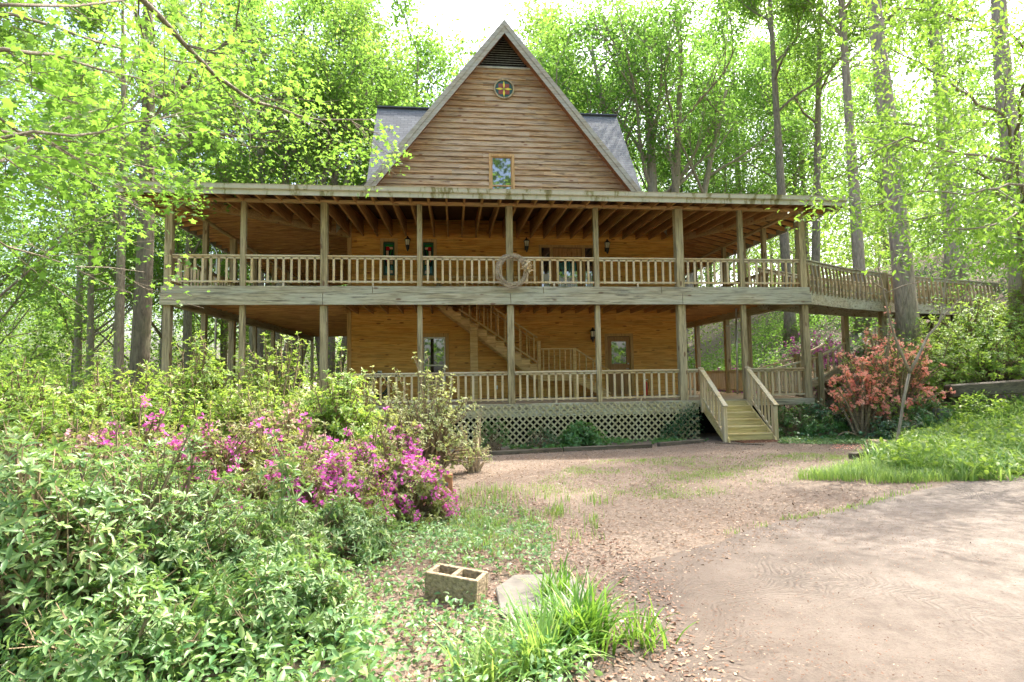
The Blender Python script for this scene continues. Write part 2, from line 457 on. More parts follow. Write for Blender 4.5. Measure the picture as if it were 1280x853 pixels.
def grid_sheet(name, xs, ys, zf, mat, kind='structure'):
    X, Y = np.meshgrid(xs, ys); Z = zf(X, Y)
    V = np.stack([X, Y, Z], -1).reshape(-1, 3); nx = len(xs); ny = len(ys)
    i = (np.arange(ny-1)[:, None]*nx + np.arange(nx-1)[None]).ravel()
    F = np.stack([i, i+1, i+nx+1, i+nx], -1)
    o = link(name, np_mesh(name, V, F, mat, smooth=True)); o['kind'] = kind
    return o
xs = np.unique(np.concatenate([np.linspace(-400, -30, 20), np.linspace(-30, 60, 200), np.linspace(60, 450, 20)]))
ys = np.unique(np.concatenate([np.linspace(-120, -22, 10), np.linspace(-22, 60, 190), np.linspace(60, 600, 20)]))
grid_sheet('ground', xs, ys, gh, ground_mat())

def drive_mat():
    m, t, b = newmat('combed_concrete')
    tc = N(t, 'ShaderNodeTexCoord'); P = tc.outputs['Object']
    n0 = N(t, 'ShaderNodeTexNoise', i_Scale=.9, i_Detail=3); t.links.new(P, n0.inputs['Vector'])
    n1 = N(t, 'ShaderNodeTexNoise', i_Scale=3.2, i_Detail=11, i_Roughness=.8); t.links.new(P, n1.inputs['Vector'])
    n2 = N(t, 'ShaderNodeTexNoise', i_Scale=60, i_Detail=6, i_Roughness=.75); t.links.new(P, n2.inputs['Vector'])
    # wavy broom ripples
    va = N(t, 'ShaderNodeVectorMath', operation='SCALE'); va.inputs['Scale'].default_value = .9
    nv = N(t, 'ShaderNodeTexNoise', i_Scale=1.6, i_Detail=2); t.links.new(P, nv.inputs['Vector']); t.links.new(nv.outputs['Color'], va.inputs[0])
    ad = N(t, 'ShaderNodeVectorMath', operation='ADD'); t.links.new(P, ad.inputs[0]); t.links.new(va.outputs[0], ad.inputs[1])
    mp = N(t, 'ShaderNodeMapping'); mp.inputs['Rotation'].default_value = (0, 0, 1.0); t.links.new(ad.outputs[0], mp.inputs[0])
    wv = N(t, 'ShaderNodeTexWave', i_Scale=5.5, i_Distortion=7.0, i_Detail=3); wv.inputs['Detail Scale'].default_value = 1.5
    t.links.new(mp.outputs[0], wv.inputs['Vector'])
    msk = ramp(t, [(.47, (0, 0, 0)), (.66, (1, 1, 1))], n0.outputs[0])
    c = ramp(t, [(.36, (.095, .077, .062)), (.5, (.158, .132, .108)), (.64, (.225, .192, .162))], n1.outputs[0])
    c = mixc(t, math_(t, 'MULTIPLY', math_(t, 'MULTIPLY', wv.outputs['Fac'], msk), .42), c, (.09, .076, .064))
    c = mixc(t, math_(t, 'MULTIPLY', ramp(t, [(.50, (0,0,0)), (.64, (1,1,1))], n2.outputs[0]), .6), c, (.09, .055, .035))
    sep = N(t, 'ShaderNodeSeparateXYZ'); t.links.new(P, sep.inputs[0])
    # soil washed over the left edge of the slab
    e = math_(t, 'ADD', sep.outputs[0], math_(t, 'MULTIPLY', n1.outputs[0], -2.2))
    em = ramp(t, [(.0, (1, 1, 1)), (1, (0, 0, 0))], math_(t, 'DIVIDE', math_(t, 'SUBTRACT', e, 7.6), 2.6))
    c = mixc(t, math_(t, 'MULTIPLY', em, .8), c, (.10, .074, .055))
    n7 = N(t, 'ShaderNodeTexNoise', i_Scale=.8, i_Detail=5, i_Roughness=.65)
    mp7 = N(t, 'ShaderNodeMapping'); mp7.inputs['Location'].default_value = (3.1, 8.2, 0); t.links.new(P, mp7.inputs[0]); t.links.new(mp7.outputs[0], n7.inputs['Vector'])
    c = mixc(t, math_(t, 'MULTIPLY', ramp(t, [(.54, (0,0,0)), (.64, (1,1,1))], n7.outputs[0]), .6), c, (.082, .065, .052))
    t.links.new(c, b.inputs['Base Color']); b.inputs['Roughness'].default_value = .93
    hgt = math_(t, 'ADD', math_(t, 'MULTIPLY', math_(t, 'MULTIPLY', wv.outputs['Fac'], msk), 1.0), math_(t, 'MULTIPLY', n2.outputs[0], .8))
    bp = N(t, 'ShaderNodeBump', i_Strength=.7, i_Distance=.018); t.links.new(hgt, bp.inputs['Height']); t.links.new(bp.outputs[0], b.inputs['Normal'])
    return m
ex = [7.6, 8.3, 8.9, 9.4, 10.1, 11.1, 13.4, 16.7, 22, 45]
ey = [-13.2, -11.7, -11.0, -10.62, -10.35, -9.8, -8.85, -7.75, -6.9, -5.5]
dx = np.concatenate([np.linspace(7.6, 20, 150), np.linspace(20.3, 45, 40)])
dyf = np.interp(dx, ex, ey) + .04*np.sin(dx*3.1) + .025*np.sin(dx*9.7+1)
V = []; nr = 60
for j in range(nr):
    f = (j/(nr-1))**1.5
    y = dyf + (-24 - dyf)*f
    V.append(np.stack([dx, y, gh(dx, y) + .012], -1))
V = np.concatenate(V); nx = len(dx)
i = (np.arange(nr-1)[:, None]*nx + np.arange(nx-1)[None]).ravel()
o = link('driveway', np_mesh('driveway', V, np.stack([i, i+nx, i+nx+1, i+1], -1), drive_mat(), smooth=True)); o['kind'] = 'structure'

# ================================================================== THE HOUSE
house = empty('timber_house', (9, 0, -1.2), 'two storey timber house with steep gable and wraparound porches', 'house')
XP = [0, 1.90, 4.04, 6.64, 9.18, 11.71, 14.21, 16.14, 18.07]      # front posts
WID = [.19, .14, .19, .14, .19, .14, .23, .14, .20]
ZB, ZT, ZR, ZH = 2.78, 3.30, 4.17, 5.64
DW, WL, WR = 4.3, 3.93, 16.06
YB = 15.05
SIDE = [2.15*k for k in range(1, 8)]
RSIDE = [2.15, 4.3, 6.45, 8.6, 10.75, 12.9, 15.05]

# ---- walls with lap boards and real openings
def lap_wall(name, a0, a1, z0, z1, pos, ops, pitch, mat, axis='x', sgn=-1, shape=None):
    """boards along axis; the outer face is at `pos`, looking along sgn on the other axis"""
    mb = MB(); nb = math.ceil((z1-z0)/pitch - 1e-6)
    for k in range(nb):
        zb = z0 + k*pitch; zt = min(zb+pitch, z1)
        cuts = sorted({zb, zt} | {q for o in ops for q in (o[2], o[3]) if zb < q < zt})
        for c0, c1 in zip(cuts, cuts[1:]):
            segs = [(a0, a1, a0, a1)]
            if shape:
                l0, r0 = shape(c0); l1, r1 = shape(c1)
                if r0 <= l0: continue
                if r1 < l1: l1 = r1 = (l1+r1)/2
                segs = [(l0, r0, l1, r1)]
            for o in ops:
                if o[2] < c1-1e-6 and o[3] > c0+1e-6:
                    new = []
                    for s in segs:
                        if o[1] <= s[0] or o[0] >= s[1]: new.append(s); continue
                        new.append((s[0], o[0], s[2], o[0])); new.append((o[1], s[1], o[1], s[3]))
                    segs = new
            for (p, q, p1, q1) in segs:
                if q-p < .01: continue
                lp = .05 if axis == 'x' and z0 > 6 else .032
                t0 = lp*(1-(c0-zb)/pitch)+.008; t1 = lp*(1-(c1-zb)/pitch)+.008
                n = len(mb.v)
                def pt(a, off, z):
                    return (a, pos+sgn*off, z) if axis == 'x' else (pos+sgn*off, a, z)
                g = .05
                mb.v += [pt(p, t0, c0), pt(q, t0, c0), pt(q, -g, c0), pt(p, -g, c0), pt(p1, t1, c1), pt(q1, t1, c1), pt(q1, -g, c1), pt(p1, -g, c1)]
                mb.f += [(n, n+1, n+5, n+4), (n, n+3, n+2, n+1), (n+4, n+5, n+6, n+7), (n, n+4, n+7, n+3), (n+1, n+2, n+6, n+5), (n+2, n+3, n+7, n+6)]
    return mb.build(name, mat, house)
OPS = [(5.10, 5.50, 4.40, 5.62), (6.50, 6.88, 4.40, 5.62),          # stained glass
       (10.74, 12.78, 3.32, 5.54),                                    # front door with sidelights
       (6.42, 7.34, .38, 2.26), (13.17, 14.12, 0.02, 2.20)]
lap_wall('front_wall', WL, WR, 0, 6.45, DW, OPS, .185, M['siding'])
lap_wall('side_wall', DW+.06, YB+1.5, 0, 6.45, WL, [], .185, M['sidingy'], 'y', -1)
lap_wall('side_wall', DW+.06, YB+1.5, 0, 6.45, WR, [], .185, M['sidingy'], 'y', 1)
MB().box(WL, WR, YB+1.4, YB+1.5, -1.2, 7).build('rear_wall', M['sidingy'], house)
for x in (WL, WR): MB().box(x-.07, x+.07, DW-.06, DW+.06, 0, 6.4).build('corner_board', M['trim'], house)
MB().box(WL+.2, WR-.2, DW+.35, YB+1.2, 3.05, 3.2).build('storey_floor', M['decky'], house)
MB().box(WL+.25, WR-.25, DW+1.6, DW+1.7, 0.1, 6.3).build('room_shade_panel', M['dark'], house)  # black panel in place of the darkness of the rooms

# ---- windows and doors
def frame_rect(mb, x0, x1, z0, z1, w, y0, y1):
    mb.box(x0-w, x0, y0, y1, z0-w, z1+w); mb.box(x1, x1+w, y0, y1, z0-w, z1+w)
    mb.box(x0, x1, y0, y1, z1, z1+w); mb.box(x0, x1, y0, y1, z0-w, z0)
def stained(x0, x1, z0, z1, mirror):
    fm = MB(); frame_rect(fm, x0, x1, z0, z1, .11, DW-.055, DW+.06)
    win = fm.build('window', M['trim'], house, 'narrow stained glass window with wood casing')
    g = MB(); frame_rect(g, x0+.05, x1-.05, z0+.05, z1-.07, .049, DW-.02, DW+.05)
    g.build('frame', M['greenframe'], win)
    a, b = x0+.055, x1-.055; c, d = z0+.055, z1-.08
    Wd, Hd = b-a, d-c
    ms = ['sg_dark', 'sg_red', 'sg_green', 'sg_blue', 'sg_peach', 'sg_teal', 'sg_brown', 'sg_yellow']
    me = MB(); idx = []
    def pc(poly, mname, yy):
        P = [((1-u) if mirror else u, v) for u, v in poly]
        me.v += [(a+u*Wd, DW+yy, c+v*Hd) for u, v in P]; n = len(me.v)-len(P)
        me.f.append(tuple(range(n, n+len(P)))); idx.append(ms.index(mname))
    pc([(0,0),(1,0),(1,1),(0,1)], 'sg_dark', .02)
    pc([(.05,.92),(.95,.92),(.95,.985),(.05,.985)], 'sg_green', .016)
    pc([(.15,.80),(.6,.80),(.45,.92),(.15,.92)], 'sg_red', .016)
    pc([(.62,.83),(.95,.83),(.95,.90),(.5,.91)], 'sg_peach', .016)
    pc([(.15,.62),(.45,.62),(.45,.78),(.15,.78)], 'sg_peach', .016)
    pc([(.55,.62),(.62,.62),(.85,.80),(.75,.81)], 'sg_green', .016)
    pc([(.62,.50),(.95,.50),(.95,.60),(.62,.60)], 'sg_peach', .016)
    pc([(.62,.33),(.95,.33),(.95,.46),(.62,.46)], 'sg_peach', .016)
    pc([(.05,.50),(.30,.38),(.12,.62)], 'sg_red', .016)
    pc([(.22,.36),(.52,.50),(.40,.60)], 'sg_green', .016)
    pc([(.02,.44),(.14,.50),(.02,.56)], 'sg_blue', .014)
    pc([(.05,.03),(.30,.03),(.30,.24),(.05,.28)], 'sg_teal', .016)
    pc([(.34,.03),(.62,.03),(.60,.20),(.34,.30)], 'sg_peach', .016)
    pc([(.66,.16),(.95,.14),(.95,.28),(.70,.30)], 'sg_teal', .016)
    pc([(.66,.03),(.95,.03),(.95,.12),(.66,.14)], 'sg_peach', .016)
    m = me.mesh('stained_glass', [M[q] for q in ms]); m.polygons.foreach_set('material_index', idx)
    link('stained_glass', m, win)
stained(*OPS[0], False); stained(*OPS[1], True)

# lower window: pale frame, sash bar, reflections, dark curtain strip
fm = MB(); frame_rect(fm, 6.50, 7.28, .46, 2.20, .12, DW-.055, DW+.06)
win = fm.build('window', M['trim'], house, 'tall lower porch window with pale sash')
sm = MB(); frame_rect(sm, 6.54, 7.22, .52, 2.14, .05, DW-.03, DW+.04); sm.box(6.54, 7.22, DW-.025, DW+.03, 1.16, 1.21)
sm.build('sash', M['white'], win)
MB().box(6.52, 7.24, DW+.01, DW+.018, .5, 2.16).build('pane', M['pane'], win)
# gable window
GOP = (8.93, 9.82, 7.3, 8.90)
fm = MB(); frame_rect(fm, 9.0, 9.76, 7.35, 8.84, .09, DW-.065, DW+.06)
win = fm.build('window', M['trim'], house, 'attic window in the gable, sash half open')
sm = MB(); frame_rect(sm, 9.04, 9.72, 7.4, 8.80, .04, DW-.03, DW+.04); sm.box(9.04, 9.72, DW-.028, DW+.03, 7.73, 7.78)
sm.build('sash', M['trim'], win)
MB().box(9.03, 9.73, DW+.008, DW+.016, 7.38, 8.82).build('pane', M['pane'], win)

# upper front door: slab with oval-topped glass, sidelights
fm = MB()
frame_rect(fm, 10.80, 12.72, 3.42, 5.47, .09, DW-.055, DW+.05)
for x in (11.12, 12.33): fm.box(x, x+.10, DW-.05, DW+.05, 3.33, 5.47)
dr = fm.build('front_door', M['trim'], house, 'upper front door with sidelights and leaded glass')
sb = MB()
x0, x1 = 11.24, 12.31
sb.box(x0, x0+.17, DW, DW+.05, 3.34, 5.45); sb.box(x1-.17, x1, DW, DW+.05, 3.34, 5.45)
sb.box(x0+.17, x1-.17, DW, DW+.05, 3.34, 3.62); sb.box(x0+.17, x1-.17, DW, DW+.05, 5.12, 5.45)
for k in range(9):       # carved crest above the glass
    a = x0+.27+.066*k; sb.box(a, a+.045, DW-.014, DW, 5.20+.05*math.sin(k*PI/8), 5.26+.07*math.sin(k*PI/8))
sb.build('door_slab', wood('carved_door_wood', (.34, .16, .05), (.52, .28, .10), 'z'), dr)
MB().box(x0+.16, x1-.16, DW+.02, DW+.03, 3.6, 5.13).build('pane', M['pane'], dr)
cm = MB(); k = 9
for q in range(k):       # leaded panels standing proud of the pane
    a = x0+.19+q*(x1-x0-.38)/k; b = a+(x1-x0-.38)/k*.72
    cm.box(a, b, DW+.010, DW+.016, 4.55+.12*math.sin(q*1.9), 4.98-.07*abs(math.sin(q*1.3)))
cm.build('leaded_panel', M['sg_teal'], dr)
cm = MB()
for q in range(8):
    a = x0+.18+q*(x1-x0-.36)/8; cm.box(a, a+.075, DW+.008, DW+.014, 3.64, 4.46-.1*abs(math.sin(q*2.1)))
cm.build('pane_reflection', M['pane_reflection'], dr)  # pale reflection in the lower glass, modelled as white strips
for a, b in ((10.83, 11.10), (12.45, 12.70)):
    MB().box(a-.02, b+.02, DW+.02, DW+.03, 3.44, 5.46).build('sidelight_pane', M['pane'], dr)
    MB().box(a+.05, b-.03, DW+.008, DW+.014, 3.46, 4.50).build('pane_reflection', M['pane_reflection'], dr)
# lower door
fm = MB(); fm.box(13.10, 13.20, DW-.055, DW+.06, 0, 2.27); fm.box(14.06, 14.17, DW-.055, DW+.06, 0, 2.27); fm.box(13.20, 14.06, DW-.055, DW+.06, 2.17, 2.27)
dr = fm.build('basement_door', M['trim'], house, 'brown lower door with a square pane in its upper half')
sb = MB(); x0, x1 = 13.22, 14.04
sb.box(x0, x0+.13, DW-.01, DW+.05, .03, 2.15); sb.box(x1-.13, x1, DW-.01, DW+.05, .03, 2.15)
sb.box(x0+.13, x1-.13, DW-.01, DW+.05, .03, 1.16); sb.box(x0+.13, x1-.13, DW-.01, DW+.05, 1.98, 2.15)
sb.box(x0+.2, x1-.2, DW-.022, DW-.01, .2, 1.0)
sb.build('door_slab', wood('brown_door_wood', (.34, .18, .07), (.48, .28, .12), 'z', knots=.1), dr)
MB().box(x0+.12, x1-.12, DW+.015, DW+.025, 1.15, 1.99).build('pane', M['pane'], dr)
hd = MB().tube([(13.97, DW-.01, 1.16), (13.97, DW-.035, 1.16)], .03, 10); hd.build('deadbolt', M['metal'], dr, smooth=True)
hd = MB(); hd.tube([(13.97, DW-.01, .98), (13.97, DW-.06, .98), (13.87, DW-.07, .97)], .018, 8)
hd.build('handle', M['metal'], dr, smooth=True)

# round stained glass
c0 = (9.50, 11.40); R = .33
def disc(mb, cx, cz, r, y0, y1, n=32): mb.prism([(cx+r*math.cos(2*PI*i/n), cz+r*math.sin(2*PI*i/n)) for i in range(n)], 'y', y0, y1)
rm = MB(); n = 36
for i in range(n):
    a0, a1 = 2*PI*i/n, 2*PI*(i+1)/n
    q = lambda r, a, y: (c0[0]+r*math.cos(a), y, c0[1]+r*math.sin(a))
    rm.quadbox([q(R, a0, DW-.11), q(R+.05, a0, DW-.11), q(R+.05, a0, DW), q(R, a0, DW), q(R, a1, DW-.11), q(R+.05, a1, DW-.11), q(R+.05, a1, DW), q(R, a1, DW)])
rw = rm.build('round_window', M['post'], house, 'small round stained glass window with a yellow cross pattern')
g = MB(); disc(g, *c0, R+.01, DW-.06, DW); g.build('green_glass', M['sg_teal2'], rw)
g = MB(); disc(g, *c0, R*.99, DW-.065, DW-.061); g.build('dark_glass', M['sg_dark'], rw) if False else None
g = MB()
for sx in (-1, 1):
    for sz in (-1, 1):
        g.box(c0[0]+min(sx*.025, sx*.20), c0[0]+max(sx*.025, sx*.20), DW-.068, DW-.061, c0[1]+min(sz*.025, sz*.20), c0[1]+max(sz*.025, sz*.20))
g.build('red_glass', M['sg_brown'], rw)
g = MB()
for k in range(4):
    a = k*PI/2; ca, sa = math.cos(a), math.sin(a)
    pl = [(0, 0), (.15, .042), (.31, 0), (.15, -.042)]
    g.prism([(c0[0]+u*ca-v*sa, c0[1]+u*sa+v*ca) for u, v in pl], 'y', DW-.078, DW-.070)
g.build('yellow_petal', M['sg_yellow'], rw)

# ---- gable: siding, vent, rakes
AX, AZ, SL = 9.50, 13.75, 1.26      # apex of the outer roof surface, slope
def rake(z, inset=0): hw = (AZ-inset-z)/SL; return AX-hw, AX+hw
GV = 12.22
lap_wall('gable_siding', 0, 0, 6.46, GV, DW, [GOP, (c0[0]-R*.75, c0[0]+R*.75, c0[1]-R*.75, c0[1]+R*.75)], .213, M['gable'], shape=lambda z: rake(z, .12))
vm = MB()
for k in range(13):
    z = GV+.06+k*.088; l, r = rake(z+.05, .30)
    if r-l < .08: break
    vm.quadbox([(l, DW-.03, z), (r, DW-.03, z), (r, DW+.05, z+.05), (l, DW+.05, z+.05), (l, DW-.03, z+.018), (r, DW-.03, z+.018), (r, DW+.05, z+.068), (l, DW+.05, z+.068)])
gv = vm.build('gable_vent', plain('grey_louvre_paint', (.30, .31, .26), .8, var=.25), house, 'triangular louvred vent under the apex')
l, r = rake(GV, .1); MB().prism([(l, GV), (r, GV), (AX, AZ-.35)], 'y', DW+.06, DW+.09).build('vent_backing', M['dark'], gv)
MB().box(l-.02, r+.02, DW-.08, DW, GV-.035, GV+.025).build('vent_sill', M['fascia'], gv)
YF, YE = 3.72, YB+1.9
th = .13; cosS = 1/math.sqrt(1+SL*SL)
ZE = 6.3
def roof_slab(sg):
    mb = MB()
    hw = (AZ-ZE)/SL
    a = (AX, AZ); b = (AX+sg*hw, ZE)
    off = th/cosS
    P = [(a[0], YF, a[1]-off), (b[0], YF, b[1]-off), (b[0], YE, b[1]-off), (a[0], YE, a[1]-off),
         (a[0], YF, a[1]), (b[0], YF, b[1]), (b[0], YE, b[1]), (a[0], YE, a[1])]
    mb.quadbox(P)
    me = mb.mesh('roof_slope', M['shingle'])
    uv = me.uv_layers.new(name='UVMap')
    for lp in me.loops:
        c = me.vertices[lp.vertex_index].co; uv.data[lp.index].uv = (c.y, (c.z)/math.sin(math.atan(SL)))
    link('roof_slope', me, house)
    # rake fascia (two stepped boards) and soffit
    fb = MB(); d = .30/cosS
    for (w0, w1, yy) in ((.02, .17, YF-.05), (.15, .33, YF-.028)):
        p0, p1 = w0/cosS, w1/cosS
        fb.quadbox([(AX, yy, AZ-p1), (b[0], yy, b[1]-p1), (b[0], YF-.002, b[1]-p1), (AX, YF-.002, AZ-p1),
                    (AX, yy, AZ-p0), (b[0], yy, b[1]-p0), (b[0], YF-.002, b[1]-p0), (AX, YF-.002, AZ-p0)])
    fb.build('rake_board', M['rakew'], house)
    sf = MB(); s0, s1 = (th+.003)/cosS, (th+.05)/cosS
    k = 34
    for i in range(k):
        u0, u1 = i/k, (i+.93)/k
        X0, X1 = AX+(b[0]-AX)*u0, AX+(b[0]-AX)*u1; Z0, Z1 = AZ+(b[1]-AZ)*u0, AZ+(b[1]-AZ)*u1
        sf.quadbox([(X0, YF+.003, Z0-s1), (X1, YF+.003, Z1-s1), (X1, DW+.02, Z1-s1), (X0, DW+.02, Z0-s1),
                    (X0, YF+.003, Z0-s0), (X1, YF+.003, Z1-s0), (X1, DW+.02, Z1-s0), (X0, DW+.02, Z0-s0)])
    sf.build('soffit', M['soffit'], house)
M['rakew'] = wood('rake_board_wood', (.26, .23, .16), (.44, .40, .30), 'x', grey=(.36, .37, .31), greyamt=.6, knots=.2, streak=.3)
roof_slab(-1); roof_slab(1)

# cross-wing roof slopes left and right of the gable
def wing_roof(xr0, xr1, xb0, xb1, sg):
    yr, zr, yb, zb = 9.5, 13.1, 5.0, 6.4
    mb = MB(); t_ = .14
    mb.quadbox([(xb0, yb, zb-t_), (xb1, yb, zb-t_), (xr1, yr, zr-t_), (xr0, yr, zr-t_), (xb0, yb, zb), (xb1, yb, zb), (xr1, yr, zr), (xr0, yr, zr)])
    mb.quadbox([(xr0, yr, zr-t_), (xr1, yr, zr-t_), (xb1, 14.0, zb-t_), (xb0, 14.0, zb-t_), (xr0, yr, zr), (xr1, yr, zr), (xb1, 14.0, zb), (xb0, 14.0, zb)])
    me = mb.mesh('wing_roof', M['shingle']); uv = me.uv_layers.new(name='UVMap')
    for lp in me.loops:
        c = me.vertices[lp.vertex_index].co; uv.data[lp.index].uv = (c.x, c.z*1.22)
    link('wing_roof', me, house)
    cp = MB(); cp.bar((xr0, yr, zr+.03), (xr1, yr, zr+.03), .25, .05); cp.build('ridge_cap', M['rcap'], house)
    wl = MB(); xw = xr0+.45 if sg < 0 else xr1-.45
    wl.prism([(yb+.6, 5.9), (14-.6, 5.9), (yr, zr-.5)], 'x', xw-.05, xw+.05); wl.build('wing_gable_wall', M['gable'], house)
M['rcap'] = plain('ridge_cap_shingle', (.10, .11, .12), .9)
wing_roof(4.18, 8.9, 4.18, 8.9, -1)
wing_roof(10.2, 15.42, 10.2, 15.42, 1)

# ---- porch roof: sheet, rafters, hips, headers, gutter
OH = .81; ZG = 5.82; ZW = 6.50
ex0, ex1, ey0 = -.14-OH, 18.21+OH-.05, -OH
mb = MB()
def slope_sheet(P, t_=.05):
    mb.quadbox([(p[0], p[1], p[2]-t_) for p in P] + P)
yb_ = YB+1.0
slope_sheet([(ex0, ey0, ZG), (ex1, ey0, ZG), (WR, DW, ZW), (WL, DW, ZW)])
slope_sheet([(ex0, yb_, ZG), (ex0, ey0, ZG), (WL, DW, ZW), (WL, yb_, ZW)])
slope_sheet([(ex1, ey0, ZG), (ex1, yb_, ZG), (WR, yb_, ZW), (WR, DW, ZW)])
proof = mb.build('porch_roof', M['roofshade'] if 'roofshade' in M else M['raft'], house)
mb = MB(); mb2 = MB()
roofz = lambda f: ZG-.055 + (ZW-ZG)*f
x = ex0+.35
while x < ex1-.2:
    # how far the front slope reaches at this x
    if x < WL: f1 = (x-ex0)/(WL-ex0)
    elif x > WR: f1 = (ex1-x)/(ex1-WR)
    else: f1 = 1
    y1 = ey0+(DW-ey0)*f1
    zt = roofz(f1)-.005; z0 = roofz(0)-.01
    zb1 = 5.80 if f1 == 1 else max(5.66+.14*f1, zt-.62)
    if y1-ey0 > .3:
        zb0 = z0-.15
        mb.prism([(ey0+.03, zb0+.02), (.02, 5.655), (y1-.02, zb1), (y1-.02, zt), (ey0+.03, z0)], 'x', x-.025, x+.025)
    x += .50
mb.build('rafter', M['raft'], house)['kind'] = 'stuff'
for sg, xo, xi in ((-1, ex0, WL), (1, ex1, WR)):
    mb = MB(); y = ey0+.45
    while y < yb_:
        f1 = min(1, (y-ey0)/(DW-ey0))
        xx = xo+(xi-xo)*f1; zt = roofz(f1)-.005; z0 = roofz(0)-.01
        xp = -.0 if sg < 0 else 18.07
        if abs(xx-xo) > .3:
            mb.prism([(xo-sg*.03, z0-.13), (xx+sg*.02, zt-.17), (xx+sg*.02, zt), (xo-sg*.03, z0)], 'y', y-.025, y+.025)
        y += .50
    mb.build('side_rafter', M['raftx'], house)['kind'] = 'stuff'
for xo, xi in ((0, WL), (18.07, WR)):
    mb = MB()
    dxo = (xo-(.1 if xo == 0 else -.1))
    for s in (-.035, .035):
        mb.bar((xo+s*1.2, -.02, 5.70), (xi+s*1.2, DW-.03, 5.86), .045, .22)
    mb.build('hip_rafter', M['plate'], house)
# headers
MB().box(-.14, 18.21, -.07, .07, ZH, 5.72).build('header_beam', M['plate'], house, bevel=.006)
for xx in (0, 18.07): MB().box(xx-.07, xx+.07, .075, YB+.1, ZH+.005, 5.72).build('side_header_beam', M['platey'], house, bevel=.006)
# fascia + gutter with lip
def gutter(P0, P1, out, mat, name):
    mb = MB(); P0 = Vector(P0); P1 = Vector(P1); o = Vector(out)
    prof = [(.0, -.24), (.035, -.24), (.035, -.13), (.10, -.10), (.115, -.015), (.13, .012), (.10, .015), (.0, .012)]
    n = len(mb.v)
    for P in (P0, P1):
        for (a, b) in prof: mb.v.append(tuple(P + o*a + Vector((0, 0, b))))
    k = len(prof)
    mb.f.append(tuple(range(k))); mb.f.append(tuple(range(2*k-1, k-1, -1)))
    for i in range(k): j = (i+1) % k; mb.f.append((i, i+k, j+k, j))
    return mb.build(name, mat, house)
def gut_mat():
    m, t, b = newmat('stained_gutter_paint')
    tc = N(t, 'ShaderNodeTexCoord')
    mp = N(t, 'ShaderNodeMapping'); mp.inputs['Scale'].default_value = (2.2, 2.2, .6); t.links.new(tc.outputs['Object'], mp.inputs[0])
    n1 = N(t, 'ShaderNodeTexNoise', i_Scale=1.6, i_Detail=6, i_Roughness=.7); t.links.new(mp.outputs[0], n1.inputs['Vector'])
    c = ramp(t, [(.35, (.52, .48, .38)), (.54, (.46, .43, .32)), (.60, (.24, .21, .09)), (.75, (.14, .125, .06))], n1.outputs[0])
    t.links.new(c, b.inputs['Base Color']); b.inputs['Roughness'].default_value = .6
    return m
M['gutter'] = gut_mat()
gutter((ex0, ey0, ZG), (ex1, ey0, ZG), (0, -1, 0), M['gutter'], 'gutter')
gutter((ex0, yb_, ZG), (ex0, ey0, ZG), (-1, 0, 0), M['fascia'], 'side_fascia')
gutter((ex1, ey0, ZG), (ex1, yb_, ZG), (1, 0, 0), M['fascia'], 'side_fascia')

# ---- floors, joists and rim beams
def boards(name, x0, x1, y0, y1, z0, z1, along, pitch, mat, gap=.008):
    mb = MB()
    if along == 'x':
        y = y0
        while y < y1-.02: mb.box(x0, x1, y, min(y+pitch-gap, y1), z0, z1); y += pitch
    else:
        x = x0
        while x < x1-.02: mb.box(x, min(x+pitch-gap, x1), y0, y1, z0, z1); x += pitch
    return mb.build(name, mat, house)
boards('upper_deck', -.13, 18.2, -.10, DW-.05, 3.255, 3.298, 'x', .14, M['deckb'])
boards('upper_side_deck', -.13, WL-.06, DW-.04, YB, 3.255, 3.298, 'x', .14, M['decky'])
boards('upper_side_deck', WR+.06, 18.2, DW-.04, YB, 3.255, 3.298, 'x', .14, M['decky'])
boards('lower_deck', WL-.2, 18.2, -.06, DW-.05, -.045, 0, 'x', .14, M['decky'])
boards('lower_side_deck', WR+.06, 18.2, DW-.04, YB, -.045, 0, 'x', .14, M['decky'])
mb = MB(); x = WL+.3
while x < WR: mb.box(x-.022, x+.022, -.05, DW-.05, 3.02, 3.25); x += .52
mb.build('floor_joist', M['raft'], house)['kind'] = 'stuff'
mb = MB()
for a, b in ((.02, WL), (WR, 18.05)):
    y = .3
    while y < YB: mb.box(a, b, y-.022, y+.022, 3.02, 3.25); y += .42
mb.build('side_floor_joist', M['raftx'], house)['kind'] = 'stuff'
# front rim: an upper and a lower course of long butted boards
cu = [-.14, 5.36, 10.12, 13.6, 18.21]; cl = [-.14, 4.04, 9.18, 14.21, 18.21]
mb = MB()
for a, b in zip(cu, cu[1:]): mb.box(a+.006, b-.006, -.135, -.105, 3.105, 3.30)
mb.build('upper_rim_board', M['beam'], house, bevel=.005)
mb = MB()
for a, b in zip(cl, cl[1:]): mb.box(a+.006, b-.006, -.185, -.108, ZB, 3.095)
mb.build('lower_rim_board', M['beam2'] if 'beam2' in M else M['beam'], house, bevel=.005)
for xx in (-.02, 18.09):
    MB().box(xx-.11, xx+.11, -.10, YB, ZB+.02, 3.25).build('side_rim_beam', M['beamy'], house, bevel=.006)
MB().box(WL-.2, 18.2, -.12, -.065, -.19, -.005).build('porch_rim_board', M['beam'], house)
MB().box(WL, WR, DW-.14, DW-.05, 3.02, 3.22).build('ledger_board', M['plate'], house) if False else None

